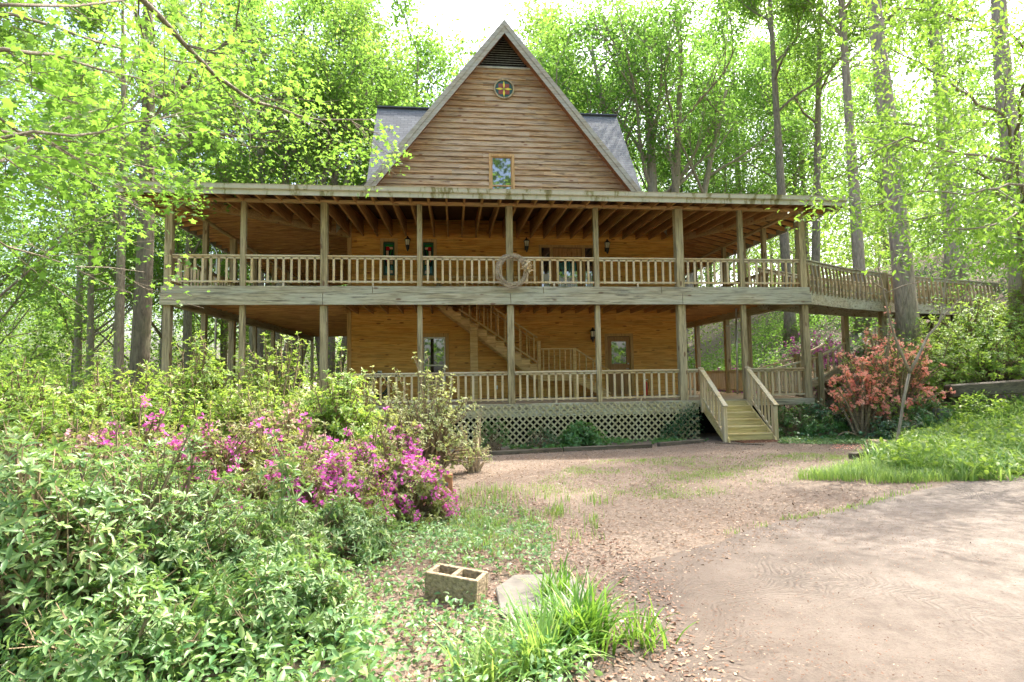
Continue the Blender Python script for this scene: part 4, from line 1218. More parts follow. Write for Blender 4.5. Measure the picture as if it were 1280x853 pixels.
def grow(rng, mb, tips, p, d, L, r, lvl, maxl, nch, spread=.8, up=.05, wob=.13):
    pts, rad, dd = wander(rng, p, d, L, r, r*.42, 6 if lvl < 2 else 4, wob, up)
    mb.tube(pts, rad, 7 if lvl == 0 else (5 if lvl == 1 else 4), cap=False)
    if lvl >= maxl-1:
        for q in pts[1:]: tips.append((tuple(q), max(.25, L*.28)))
    if lvl < maxl:
        for k in range(nch[lvl]):
            t_ = .3+.7*(k+rng.random())/nch[lvl]
            i = min(int(t_*(len(pts)-1)), len(pts)-2); q = pts[i].lerp(pts[i+1], t_*(len(pts)-1)-i)
            base = (pts[i+1]-pts[i]).normalized()
            nd = side_dir(rng, base, spread*rng.uniform(.6, 1.15))
            nd = (nd+Vector((0, 0, up*2))).normalized()
            grow(rng, mb, tips, q, nd, L*rng.uniform(.45, .68), r*.5*(1-.35*t_), lvl+1, maxl, nch, spread, up, wob)

def leaf_cloud(name, tips, n, size, tmpl, mat, rng, flat=.5, sig=1.0, aspect=.6, droop=-.25):
    C_ = np.array([t[0] for t in tips]); S_ = np.array([t[1] for t in tips])
    i = rng.integers(0, len(C_), n)
    # clump leaves along little sprays: several leaves share a twig offset
    nsp = max(1, n//7); spo = rng.normal(size=(nsp, 3)); spi = rng.integers(0, len(C_), nsp); j = rng.integers(0, nsp, n)
    P = C_[spi[j]] + spo[j]*S_[spi[j]][:, None]*sig*np.array([1, 1, .6]) + rng.normal(size=(n, 3))*size*1.3
    D = rdir(n, droop, .6); U = unit(rng.normal(size=(n, 3))*np.array([flat, flat, flat])+np.array([0, 0, 1]))
    L = size*(.7+.6*rng.random(n))
    return leaves(name, P, D, U, L, L*aspect, tmpl, mat)

def tree(x, y, name, label, cat='tree', seed=1, Ht=22, r=.3, lean=(0, 0), crown0=.35, limbs=9, limbL=6, nleaf=14000, lsize=.17, mat='leaf_tree', bk='bark',
         up=.06, spread=.8, group=None, stems=None, tmpl='rhomb', ang=(.5, 1.25), shape=1.0, droop=-.25):
    rng = random.Random(seed); nr_ = np.random.default_rng(seed)
    z = H(x, y)-.25
    root = empty(name, (x, y, z), label, cat, group)
    mb = MB(); tips = []; cb = MB()
    stems = stems or [((0, 0), lean, 1.0, 1.0)]
    for (ox, oy), ln, rs, hs in stems:
        n = 12; pts = []; rad = []; hh = Ht*hs
        wx_, wy_ = rng.uniform(-.25, .25), rng.uniform(-.25, .25); ph = rng.uniform(0, 6)
        for i in range(n+1):
            t_ = i/n
            pts.append(Vector((x+ox+ln[0]*hh*t_+wx_*math.sin(t_*5+ph)*t_, y+oy+ln[1]*hh*t_+wy_*math.cos(t_*4+ph)*t_, z+hh*t_)))
            fl = 1+.55*math.exp(-t_*hh/.5)
            rad.append(max(.02, r*rs*fl*(1-.80*t_**1.2)))
        mb.tube(pts, rad, 12)
        for k in range(limbs):
            t_ = crown0+(1-crown0)*(k+rng.random()*.8)/limbs
            i = min(int(t_*n), n-1); q = pts[i].lerp(pts[i+1], t_*n-i)
            az = rng.uniform(0, 2*PI)+k*2.4
            tilt = rng.uniform(*ang)
            d = Vector((math.cos(az)*math.sin(tilt), math.sin(az)*math.sin(tilt), math.cos(tilt)))
            LL = limbL*rng.uniform(.75, 1.2)*(1-.5*shape*(t_-crown0)/(1-crown0))
            grow(rng, cb, tips, q, d, LL, r*rs*.38*(1-.5*t_), 0, 2, (4, 3), spread, up)
        tips.append((tuple(pts[-1]), .8))
    link('trunk', mb.mesh('trunk', M[bk], smooth=True), root)
    cr = link('crown', leaf_cloud('crown', tips, nleaf, lsize, tmpl, M[mat], nr_, droop=droop), root)
    link('limbs', cb.mesh('limbs', M[bk], smooth=True), root) if False else None
    l = link('limb', cb.mesh('limb', M[bk], smooth=True), root); l['kind'] = 'stuff'
    return root

# main trees, by what the photograph shows (world positions)
tree(-3.85, 5.84, 'tall_tree', 'straight dark ivy flecked trunk just left of the porch corner', seed=2, Ht=24, r=.34, lean=(.012, 0), crown0=.38, limbs=9, limbL=5, nleaf=11500, lsize=.15, bk='bark_dark', mat='leaf_tree')
tree(-8.1, 12.3, 'tall_tree', 'thin paler trunk close behind the dark trunk left of the porch', seed=3, Ht=23, r=.24, lean=(-.02, .01), crown0=.4, limbs=9, limbL=5, nleaf=14000, lsize=.17)
tree(-8.6, 5.2, 'tall_tree', 'slim trunk at the far left edge of the woods', seed=4, Ht=20, r=.14, lean=(0, 0), crown0=.25, limbs=9, limbL=4.5, nleaf=14000, lsize=.15)
tree(-4.0, 19.4, 'maple_tree', 'multi stemmed grey maple rising behind the left end of the porch roof', seed=5, Ht=25, r=.46, crown0=.47, limbs=8, limbL=5.5, nleaf=21000, lsize=.215, mat='leaf_tree2',
     stems=[((-.4, 0), (.0, .02), 1, 1), ((.5, .1), (.05, .0), .85, .95), ((.9, 0), (.17, .02), .85, .92), ((1.3, .2), (.24, -.02), .7, .85)], bk='bark')
tree(-9.5, 22, 'tall_tree', 'slender grey trunk behind the porch roof, left of the multi stemmed maple', seed=6, Ht=25, r=.30, lean=(.0, 0), crown0=.35, limbs=10, limbL=5.5, nleaf=12500, lsize=.19)
tree(-.3, 20.5, 'maple_tree', 'forked grey tree between the maple and the gable roof', seed=8, Ht=24, r=.34, crown0=.42, limbs=9, limbL=7.0, nleaf=23000, lsize=.205, mat='leaf_tree',
     stems=[((0, 0), (.02, .0), 1, 1), ((.2, .1), (.16, .02), .7, .85), ((-.1, 0), (-.13, .03), .7, .85)])
tree(20.8, 18.5, 'maple_tree', 'broad fan shaped maple with many upright stems right of the gable', seed=9, Ht=24, r=.52, crown0=.47, limbs=8, limbL=7.0, nleaf=34000, lsize=.215, mat='leaf_tree2',
     stems=[((0, 0), (-.02, 0), 1, 1), ((-.4, 0), (-.16, .0), .8, .95), ((-.6, .1), (-.30, .02), .65, .8), ((.4, 0), (.06, 0), .85, .98), ((.6, 0), (.22, .02), .7, .85)], bk='bark_pale')
tree(26.2, 13.2, 'tall_tree', 'slim greenish trunk forking high up, just right of the porch roof', seed=10, Ht=24, r=.29, lean=(-.02, 0), crown0=.55, limbs=9, limbL=4.5, nleaf=12000, lsize=.17, bk='bark')
tree(29.3, 15.6, 'tall_tree', 'slightly leaning slim trunk right of the porch roof corner', seed=11, Ht=24, r=.27, lean=(.07, 0), crown0=.5, limbs=9, limbL=4.5, nleaf=11500, lsize=.18)
tree(27.0, 8.8, 'tall_tree', 'straight rough trunk between the roof corner and the biggest trunk', seed=12, Ht=24, r=.28, lean=(-.01, 0), crown0=.55, limbs=8, limbL=4.2, nleaf=11500, lsize=.17, bk='bark_pale')
tree(23.1, 1.75, 'oak_tree', 'biggest pale trunk standing against the footbridge railing', seed=13, Ht=26, r=.34, lean=(-.045, 0), crown0=.62, limbs=9, limbL=4.5, nleaf=12500, lsize=.15, bk='bark_pale', mat='leaf_tree')
tree(29.8, 6.6, 'tall_tree', 'pale trunk beyond the far end of the footbridge', seed=14, Ht=25, r=.36, lean=(-.01, 0), crown0=.5, limbs=9, limbL=4.5, nleaf=11500, lsize=.16, bk='bark_pale')

def limb_tree(x, y, name, label, Ht, r, limbs, seed, nleaf, lsize, tmpl, mat, bk, lean=(0, 0), sub=7, subL=1.3, aspect=1, droop=-.2, extra_crown=None):
    """a tree whose long low limbs are laid out one by one"""
    rng = random.Random(seed); nr_ = np.random.default_rng(seed); z = H(x, y)-.25
    root = empty(name, (x, y, z), label, 'tree')
    mb = MB(); n = 10
    pts = [Vector((x+lean[0]*Ht*i/n+.1*math.sin(i), y+lean[1]*Ht*i/n, z+Ht*i/n)) for i in range(n+1)]
    mb.tube(pts, [r*(1+.5*math.exp(-i*1.2))*(1-.75*i/n) for i in range(n+1)], 12)
    link('trunk', mb.mesh('trunk', M[bk], smooth=True), root)
    cb = MB(); tips = []
    for L_, r0 in limbs:
        P = [Vector(p) for p in L_]
        # attach to the trunk
        if (P[0]-Vector((x, y, P[0].z))).length > .6:
            P = [Vector((x+lean[0]*(P[0].z-1.2-z), y, P[0].z-1.0)), ] + P
        Q = []
        for a, b in zip(P, P[1:]):
            m_ = max(2, int((b-a).length/.5))
            for i in range(m_): Q.append(a.lerp(b, i/m_)+Vector((rng.gauss(0, .03), rng.gauss(0, .03), rng.gauss(0, .03))))
        Q.append(P[-1]); nq = len(Q)
        cb.tube(Q, [r0*(1-.85*i/(nq-1)) for i in range(nq)], 6, cap=False)
        start = int(nq*.22)
        for k in range(int(sub*nq/10)):
            i = rng.randint(start, nq-2); q = Q[i]; base = (Q[i+1]-Q[i]).normalized()
            d = side_dir(rng, base, rng.uniform(.5, 1.1)); d.z = d.z*.5-.05
            l_ = subL*rng.uniform(.5, 1.2)
            pp, rr_, dd = wander(rng, q, d, l_, r0*.28*(1-.6*i/nq), .004, 4, .12, 0)
            cb.tube(pp, rr_, 4, cap=False)
            for s in pp[1:]: tips.append((tuple(s), .22))
            for _ in range(3):
                qq = pp[rng.randint(1, 3)]; d2 = side_dir(rng, dd, rng.uniform(.4, 1)); d2.z *= .5
                p3, r3, _d = wander(rng, qq, d2, l_*.5, .006, .003, 3, .1, 0); cb.tube(p3, r3, 3, cap=False)
                for s in p3[1:]: tips.append((tuple(s), .16))
    if extra_crown:
        for k in range(extra_crown):
            t_ = .45+.55*k/extra_crown; q = pts[min(n, int(t_*n))]
            az = k*2.4; d = Vector((math.cos(az), math.sin(az), .35)); grow(rng, cb, tips, q, d, 3.6, r*.25, 0, 2, (3, 3))
    link('limb', cb.mesh('limb', M['bark_twig'], smooth=True), root)
    link('crown', leaf_cloud('crown', tips, nleaf, lsize, tmpl, M[mat], nr_, flat=.45, sig=.8, aspect=aspect, droop=droop), root)
    return root
L1 = [(-.5, -9.4, 5.2), (3.54, -8.31, 5.75), (3.71, -7.32, 5.65), (4.13, -6.35, 5.42), (4.52, -5.79, 5.51), (5.14, -5.26, 5.6), (6.09, -4.77, 5.83)]
L2 = [(-.3, -9.6, 3.6), (3.09, -9.68, 4.13), (3.2, -9.2, 4.36), (3.18, -8.22, 4.74), (3.13, -7.23, 5.11), (3.57, -6.5, 5.6)]
L3 = [(-.2, -9.6, 2.6), (3.3, -10.0, 3.1), (3.65, -9.59, 3.39), (3.87, -8.84, 3.77), (4.18, -8.29, 4.2)]
L4 = [(-.6, -9.3, 3.0), (2.67, -9.1, 3.65), (2.75, -8.51, 3.69), (3.02, -7.72, 3.53), (3.24, -6.94, 3.6)]
L5 = [(-.2, -9.8, 3.4), (3.5, -10.23, 4.19), (3.6, -9.47, 4.74), (3.89, -8.35, 5.62), (4.06, -7.42, 6.65)]
L6 = [(-.7, -9.1, 2.7), (2.3, -8.8, 3.22), (2.1, -8.07, 3.72), (2.0, -7.12, 4.59), (2.0, -6.2, 5.2)]
L7 = [(-1, -8.8, 2.6), (.9, -7.2, 2.9), (1.2, -5.6, 2.7), (1.6, -4.2, 2.9)]
L8 = [(-1, -8.8, 4.6), (1.2, -7.0, 6.2), (2.0, -5.0, 6.8), (3.0, -3.4, 7.6)]
L9 = [(-1, -8.8, 3.6), (.5, -6.2, 4.8), (1.0, -3.6, 5.3), (1.4, -1.6, 5.6)]
limb_tree(-1.6, -9.2, 'sweetgum_tree', 'near tree reaching in from the left with star shaped yellow green leaves', 15, .28,
          [(L1, .075), (L2, .04), (L3, .035), (L4, .035), (L5, .04), (L6, .035), (L7, .035), (L8, .05), (L9, .045)], 21, 6500, .115, 'star', 'leaf_maple', 'bark', sub=9, subL=1.5)
RL = [[(24.3, -.9, 5.6), (21.86, -2.23, 6.14), (19.12, -3.93, 5.72), (16.79, -5.18, 5.5), (15.67, -5.56, 5.47)],
      [(24.3, -.9, 6.5), (21.63, -3.27, 7.09), (18.59, -4.95, 6.9), (16.45, -6.22, 6.61), (15.46, -6.62, 6.63)],
      [(24.2, -1.2, 4.9), (19.79, -4.98, 5.23), (17.2, -6.19, 4.92), (15.32, -6.99, 4.75), (14.3, -7.0, 4.33)],
      [(24.2, -1.2, 4.2), (18.92, -5.84, 4.46), (16.88, -6.6, 4.0), (15.51, -7.06, 3.89), (14.6, -7.1, 3.54)],
      [(24.2, -1.2, 7.6), (20.15, -5.17, 7.75), (17.82, -6.4, 7.2), (16.03, -7.2, 6.87), (14.8, -7.56, 6.7)],
      [(24.2, -1.2, 3.6), (18.03, -6.41, 3.69), (16.92, -6.9, 3.25), (16.0, -7.0, 3.2)],
      [(24.6, -.3, 8.5), (22.6, 1.0, 9.0), (20.6, 1.5, 9.2)], [(24.3, -.8, 6.0), (22.5, -1.0, 5.6), (20.5, -1.2, 5.0), (19.3, -1.5, 4.6)]]
limb_tree(24.91, -.45, 'beech_tree', 'pale trunk at the right edge with long layered limbs of hanging bright leaves', 20, .33, [(l, .06) for l in RL], 22, 15000, .115, 'lance', 'leaf_beech', 'bark_pale', sub=9, subL=1.5, aspect=.42, droop=-.6)

# forked bare sapling on the right
root = empty('forked_sapling', (17.28, -4.14, -1.1), 'thin bare forked sapling standing in the right bed', 'sapling')
mb = MB(); Z0_ = H(17.28, -4.14)
mb.tube([(17.28, -4.14, Z0_-.1), (17.33, -4.15, -.7), (17.39, -4.17, -.4), (17.5, -4.2, .2), (17.61, -4.26, .72)], [.034, .031, .03, .03, .03], 7)
mb.build('trunk', M['bark_twig2'] if 'bark_twig2' in M else M['bark_pale'], root, smooth=True)
for P, r0 in (([(17.61, -4.26, .72), (17.4, -4.35, 1.05), (17.12, -4.46, 1.53), (16.95, -4.55, 1.9), (16.88, -4.58, 2.22), (16.63, -4.7, 2.98), (16.72, -4.74, 3.4)], .034),
              ([(17.61, -4.26, .72), (17.85, -4.26, 1.1), (18.11, -4.26, 1.54), (18.4, -4.25, 1.8), (18.52, -4.24, 2.1), (18.69, -4.2, 2.81), (19.48, -4.15, 3.76)], .034),
              ([(18.29, -4.25, 1.7), (18.7, -4.2, 2.1), (19.19, -4.13, 2.46), (20.03, -4.05, 2.94)], .02),
              ([(16.88, -4.6, 2.50), (16.5, -4.7, 2.66), (16.18, -4.85, 2.86), (15.57, -5.0, 3.2)], .016),
              ([(16.82, -4.59, 2.43), (17.2, -4.7, 2.6), (17.52, -4.78, 2.67), (18.03, -4.85, 2.96)], .016)):
    MB().tube(P, [r0*(1-.7*i/(len(P)-1)) for i in range(len(P))], 6).build('branch', M['bark_pale'], root, smooth=True)
tp = [((18.7, -4.2, 2.9), .2), ((16.7, -4.7, 3.2), .2), ((18.4, -4.2, 2.2), .12), ((19.3, -4.1, 2.5), .1)]
link('foliage', leaf_cloud('foliage', tp, 70, .10, 'lance', M['leaf_beech'], np.random.default_rng(5), aspect=.5), root)

# background woods: variants, then copies with labels of their own kind
def depth_copy(src, x, y, rz, s, label=None):
    c = copy_tree(src); c.location = (x, y, H(x, y)-.3); c.rotation_euler = (0, 0, rz); c.scale = (s, s, s)
    if label: c['label'] = label
    return c
WG = 'woodland trees standing behind the house'
protos = []
pspec = [(-17, 30, 'leaf_tree', 'bark', 'yellow green woodland tree in the thick of the wood behind the house'),
         (-12, 34, 'leaf_tree2', 'bark_dark', 'darker green woodland tree with a dark trunk behind the house'),
         (38, 30, 'leaf_tree', 'bark_pale', 'pale trunked woodland tree behind the house'),
         (33, 24, 'leaf_tree2', 'bark', 'mid green woodland tree behind the house')]
for k, (x, y, mt, bk, lb) in enumerate(pspec):
    protos.append(tree(x, y, 'woodland_tree', lb, seed=40+k, Ht=19+2*k % 5, r=.24, crown0=.12+.05*k, limbs=14, limbL=6, nleaf=11500, lsize=.22, mat=mt, bk=bk, group=WG, lean=(.02*(-1)**k, 0)))
rw_ = random.Random(5)
spots = []
for ring, (y0_, y1_, cnt, xl, xr) in enumerate([(26, 34, 13, -34, 46), (38, 50, 17, -52, 70), (56, 75, 20, -80, 105)]):
    for k in range(cnt):
        x = xl+(xr-xl)*(k+rw_.uniform(.1, .9))/cnt; spots.append((x, rw_.uniform(y0_, y1_), rw_.uniform(.85, 1.25)))
spots += [(1.5, 27, 1.35), (5.0, 23.5, 1.3), (14.2, 24, 1.25), (17.5, 28, 1.3), (-8, 30, 1.4), (25, 30, 1.35), (-14, 28, 1.4), (-4, 36, 1.5), (20, 38, 1.5), (36, 36, 1.5), (-16, 14, .9), (-20, 7, .95), (-14, 20, .9), (-24, 16, 1), (-13.5, 1, .75), (-18, -3, .8), (-27, 0, 1), (44, 12, 1), (47, 4, 1.1), (42, 19, 1), (46, -5, 1.1)]
for k, (x, y, s) in enumerate(spots): depth_copy(protos[k % 4], x, y, rw_.uniform(0, 6.28), s)
# wooded mass behind the camera, only there for what the windows mirror
def hedge_mass(name, boxes, n, size, mat, label, seed):
    r2 = np.random.default_rng(seed); Ps = []
    for (x0, x1, y0, y1, h0, h1) in boxes:
        m_ = n//len(boxes); x = r2.uniform(x0, x1, m_); y = r2.uniform(y0, y1, m_)
        # clumpy: keep leaves where a product of sines is high
        z = gh(x, y)+h0+(h1-h0)*r2.random(m_)
        c = np.sin(x*.9+1.3*np.sin(y*.7+z*.5))+np.sin(y*.8+z*.9)+np.sin(z*1.1+x*.6)
        k_ = c > -.35; Ps.append(np.stack([x, y, z], -1)[k_])
    P = np.concatenate(Ps); m_ = len(P)
    L = size*(.6+.8*r2.random(m_))
    o = link(name, leaves(name, P, rdir(m_, -.1, .6), unit(r2.normal(size=(m_, 3))*.6+np.array([0, 0, 1])), L, L*.6, 'rhomb', M[mat]))
    tag(o, label, 'undergrowth', kind='stuff'); return o
hedge_mass('undergrowth', [(-34, -7, -8, 6, 0, 3.0), (-40, -6, 6, 30, 0, 4.5), (-10, 16, 18, 34, 0, 5), (16, 50, 19, 36, 0, 6), (-70, 90, 40, 60, 0, 11)], 120000, .20, 'leaf_yel', 'bright leafy undergrowth filling the wood behind the house', 31)
hedge_mass('hillside_growth', [(20.5, 42, 4.5, 19, 0, 1.6), (27, 44, -4, 5, 0, 2.2), (20, 30, 8, 19, 0, 1.2)], 42000, .13, 'leaf_tree2', 'low green growth covering the hillside right of the house', 32)
hedge_mass('far_woods', [(-90, 110, 80, 95, 0, 20), (-60, -42, -30, 70, 0, 18), (52, 70, -40, 70, 0, 16)], 60000, .8, 'leaf_tree', 'distant sunlit wood closing the view', 33)
hedge_mass('unseen_mirror_woods', [(-25, 45, -46, -38, 0, 38)], 42000, .8, 'leaf_tree', 'unseen wood added across the drive for the window panes to mirror', 34)  # added out of view to give the glass something green to reflect

# ---- shrubs
def shrub(x, y, rx, ry, h, label, cat='shrub', name='shrub', seed=1, stems=26, twigs=4, per=8, lsize=.07, aspect=.34, tmpl='lance', mat='leaf_glauc', bloom=None, bfrac=.3, bsize=.05, bmat=None,
          group=None, up=.5, sm='stem', bper=4, inner=.55, lo=.15, z=None, bside=None, straggle=.12):
    rng = random.Random(seed); r2 = np.random.default_rng(seed)
    z = H(x, y)-.03 if z is None else z
    root = empty(name, (x, y, z), label, cat, group); mb = MB(); W_ = []; W2 = []
    for k in range(stems):
        u = rng.random()**.6; a = rng.uniform(0, 2*PI); v = rng.random()
        el = math.asin(min(1, lo+(1-lo)*v)); rad = inner+(1-inner)*rng.random()
        tgt = Vector((x+rx*math.cos(a)*math.cos(el)*rad, y+ry*math.sin(a)*math.cos(el)*rad, z+h*math.sin(el)*rad*rng.uniform(.85, 1.0+straggle)))
        b = Vector((x+rx*.25*rng.uniform(-1, 1), y+ry*.25*rng.uniform(-1, 1), z))
        mid = b.lerp(tgt, .5)+Vector((rng.gauss(0, .05), rng.gauss(0, .05), h*.10)); r0 = .006+.006*h
        mb.tube([b, mid, tgt], [r0*1.4, r0, r0*.5], 4, cap=False)
        d0 = (tgt-mid).normalized()
        for j in range(twigs):
            q = mid.lerp(tgt, rng.uniform(.25, 1)); d = (side_dir(rng, d0, rng.uniform(.2, .9))+Vector((0, 0, up*rng.random()))).normalized()
            l_ = lsize*rng.uniform(1.5, 3.8); e = q+d*l_; mb.tube([q, e], [r0*.4, r0*.25], 3, cap=False)
            W_.append((*e, *d)); W2.append((*q.lerp(e, .45), *d))
    A = np.array(W_); B = np.array(W2)
    def whorl(A, per, s):
        n = len(A)*per; I = np.repeat(np.arange(len(A)), per); ax = A[I, 3:]
        o1 = unit(np.cross(ax, np.array([.3, .2, 1.0]))); o2 = np.cross(ax, o1)
        th_ = np.tile(np.arange(per)*2*PI/per, len(A))+np.repeat(r2.random(len(A))*6, per)+r2.normal(size=n)*.25
        D = (o1*np.cos(th_)[:, None]+o2*np.sin(th_)[:, None])+ax*(.25+.35*r2.random(n))[:, None]
        L = s*(.65+.6*r2.random(n))
        return A[I, :3]+r2.normal(size=(n, 3))*s*.12, D, unit(ax+r2.normal(size=(n, 3))*.25), L
    P, D, U, L = [np.concatenate(q) for q in zip(whorl(A, per, lsize), whorl(B, max(2, per//2), lsize*.85))]
    link('stems', mb.mesh('stems', M[sm], smooth=False), root).name = 'stem'
    link('foliage', leaves('foliage', P, D, U, L, L*aspect, tmpl, M[mat]), root)
    if bloom:
        k_ = r2.random(len(A)) < bfrac*(1 if bside is None else np.clip(1.3*np.sin(A[:, 0]*7.1+A[:, 1]*5.3+bside)*np.sin(A[:, 2]*8.7+A[:, 0]*4)+.55, .08, 1.8))
        A2 = A[k_]; m_ = len(A2)*bper; I = np.repeat(np.arange(len(A2)), bper)
        P = A2[I, :3]+A2[I, 3:]*lsize*.5+r2.normal(size=(m_, 3))*bsize*.8; U = unit(A2[I, 3:]+r2.normal(size=(m_, 3))*.6)
        L = bsize*(.8+.5*r2.random(m_))
        link('blossoms', leaves('blossoms', P, rdir(m_), U, L*1.4, L*1.4, 'flower', M[bmat]), root).name = 'blossom'
    return root
GA = 'glossy pale leaved bushes in the left foreground'
A_ = [(5.30, -12.22, .48, 1.10, 'tall near bush of long pale glossy leaves at the left edge'), (5.55, -11.42, .52, 1.05, 'bush of long pale leaves second from the left edge, nearest the camera'),
      (5.98, -10.74, .6, .58, 'low bush of pale leaves in front of the magenta azalea'), (4.1, -10.78, .6, 1.22, 'tallest pale leaved bush at the left edge, behind the nearest one'),
      (4.55, -10.1, .62, 1.08, 'pale leaved bush left of the pink azalea'), (6.50, -10.3, .55, .40, 'lowest pale leaved bush beneath the magenta blossoms'),
      (5.27, -10.05, .6, .66, 'pale leaved bush below the middle pink azalea'), (4.95, -11.0, .5, .95, 'pale leaved bush between the two nearest ones'), (6.1, -11.35, .5, .5, 'small spreading pale bush in the low middle foreground'),
      (3.2, -9.7, .7, 1.3, 'pale leaved bush at the far left beneath the sweetgum limbs'),
      (5.0, -12.75, .42, .52, 'low pale bush in the bottom left corner of the picture'), (5.8, -12.45, .42, .42, 'low pale bush at the bottom edge, right of the corner one'), (6.55, -12.0, .42, .36, 'lowest small pale bush at the bottom, nearest the cinder block')]
for k, (x, y, r, h, lb) in enumerate(A_):
    shrub(x, y, r*1.15, r*1.1, h*1.05, lb, seed=60+k, stems=115, twigs=5, per=7, lsize=.070 if k in (0, 3) else .058, aspect=.34, group=GA, mat='leaf_glauc', name='glossy_shrub', straggle=.2)
GB = 'azaleas flowering in the left foreground'
B_ = [(4.13, -8.75, .85, 1.3, .9, 'azalea with scattered pink blossoms, leftmost of the flowering ones'), (5.28, -7.89, .9, 1.58, .7, 'tallest azalea with fading pink blossoms behind the others'),
      (6.68, -8.32, .8, 1.22, .75, 'azalea thick with magenta blossoms at the right end of the bank'), (6.30, -9.45, .72, .86, .8, 'low azalea with the deepest magenta clusters in front'),
      (7.05, -8.95, .5, .76, .8, 'small magenta azalea just before the planter'), (4.91, -8.72, .78, 1.22, .6, 'azalea in the middle of the bank with pink blossoms'),
      (5.75, -8.9, .7, 1.08, .6, 'azalea with loose pink clusters between the middle one and the magenta one'), (3.6, -9.2, .6, 1.2, .5, 'azalea with few pink blossoms behind the pale leaved bush at the left'), (5.5, -9.5, .6, .78, .5, 'small azalea with pink blossoms low behind the pale leaved bushes')]
for k, (x, y, r, h, bf, lb) in enumerate(B_):
    shrub(x, y, r*1.1, r*1.1, h*1.05, lb, 'azalea', 'azalea_bush', seed=80+k, stems=160, twigs=5, per=6, lsize=.05, aspect=.45, mat='leaf_azalea', bloom=True, bfrac=bf*.62, bsize=.030, bmat='bloom_pink' if k not in (1, 7) else 'bloom_fade', bside=k*1.3, bper=5, group=GB)
GC = 'yellow green shrubs before the left porch'
C__ = [(2.14, -5.85, .95, 1.80, 'broad yellow green shrub before the left corner post'), (3.44, -6.0, .95, 1.95, 'yellow green shrub before the second lower post'), (4.52, -5.61, 1.0, 2.02, 'tallest yellow green shrub before the third lower post'),
       (1.7, -6.8, .95, 1.5, 'lower yellow green shrub nearest the left edge'), (5.74, -6.62, .8, 1.52, 'yellow green shrub behind the magenta azalea'), (-.34, -4.58, 1.0, 1.85, 'yellow green shrub farthest left before the wood'),
       (.4, -6.8, .9, 1.6, 'shrub at the left edge behind the pale leaved bushes'), (2.6, -7.9, .8, 1.25, 'shrub between the left azalea and the wood'),
       (3.4, -7.2, .85, 1.38, 'yellow green shrub directly behind the leftmost azalea'), (4.6, -6.9, .85, 1.42, 'yellow green shrub behind the tallest fading azalea'), (2.6, -4.6, 1.0, 1.7, 'yellow green shrub nearest the left corner post'), (5.6, -5.4, .8, 1.4, 'yellow green shrub beside the smaller budding shrub')]
for k, (x, y, r, h, lb) in enumerate(C__):
    shrub(x, y, r, r, h*1.17, lb, seed=100+k, stems=210, twigs=6, per=7, lsize=.076, aspect=.42, mat='leaf_yel', group=GC, name='leafy_shrub', straggle=.2)
shrub(7.05, -5.18, 1.1, .9, 2.15, 'pale budding shrub with bare twigs before the lattice', name='budding_shrub', seed=120, stems=120, twigs=7, per=7, lsize=.05, aspect=.5, mat='leaf_pale', straggle=.25)
shrub(6.08, -5.65, .8, .7, 1.8, 'smaller pale budding shrub left of the taller one', name='budding_shrub', seed=121, stems=90, twigs=7, per=7, lsize=.05, aspect=.5, mat='leaf_pale', straggle=.25)
shrub(7.95, -4.9, .5, .5, 1.15, 'thin twiggy bush at the left end of the lattice', name='twiggy_shrub', seed=122, stems=36, twigs=4, per=3, lsize=.035, aspect=.5, mat='leaf_pale', straggle=.3, sm='twig')
# tall single shoot in front
shrub(6.25, -11.0, .22, .22, 1.0, 'tall thin pale shoot rising in front of the magenta azalea', name='shrub_shoot', seed=123, stems=4, twigs=5, per=6, lsize=.08, aspect=.28, mat='leaf_glauc', lo=.9, sm='greenstem')
# right side
shrub(19.2, -1.8, 1.6, 1.1, 3.35, 'coral red azalea beside the lower porch corner', 'azalea', 'red_azalea', seed=130, stems=135, twigs=6, per=6, lsize=.058, aspect=.45, mat='leaf_yel', bloom=True, bfrac=.66, bsize=.052, bmat='bloom_red', bside=1.0, bper=8, lo=.15)
shrub(18.2, -2.0, 1.0, .8, 2.6, 'thin coral azalea branch cluster leaning toward the steps', 'azalea', 'red_azalea', seed=131, stems=60, twigs=5, per=6, lsize=.05, aspect=.45, mat='leaf_yel', bloom=True, bfrac=.9, bsize=.052, bmat='bloom_red', bper=8, bside=2.0, lo=.45)
F_ = [(23.4, -.2, 1.7, 1.75, 'green bank shrub just right of the biggest trunk', 'leaf_yel'), (25.0, -.6, 1.6, 1.45, 'upper green bank shrub near the right edge', 'leaf_yel'), (22.6, -1.3, 1.6, 1.35, 'low spreading shrub above the railroad tie', 'leaf_yel'),
      (20.3, -.6, 1.1, 1.7, 'dark leafy shrub behind the coral azalea', 'leaf_fern'), (21.4, -.9, 1.3, 1.5, 'shrub between the coral azalea and the railroad tie', 'leaf_yel'), (26.2, -1.2, 1.6, 1.5, 'shrub at the right edge above the railroad tie', 'leaf_yel'),
      (21.8, 1.4, 1.2, 1.5, 'shrub under the footbridge', 'leaf_fern'), (28.6, 1.2, 1.4, 1.1, 'shrub at the far end of the footbridge', 'leaf_yel')]
for k, (x, y, r, h, lb, mt) in enumerate(F_):
    shrub(x, y, r*1.15, r, h*1.2, lb, seed=140+k, stems=170, twigs=6, per=6, lsize=.085, aspect=.5, mat=mt, group='shrubs on the right bank', name='bank_shrub', straggle=.15)
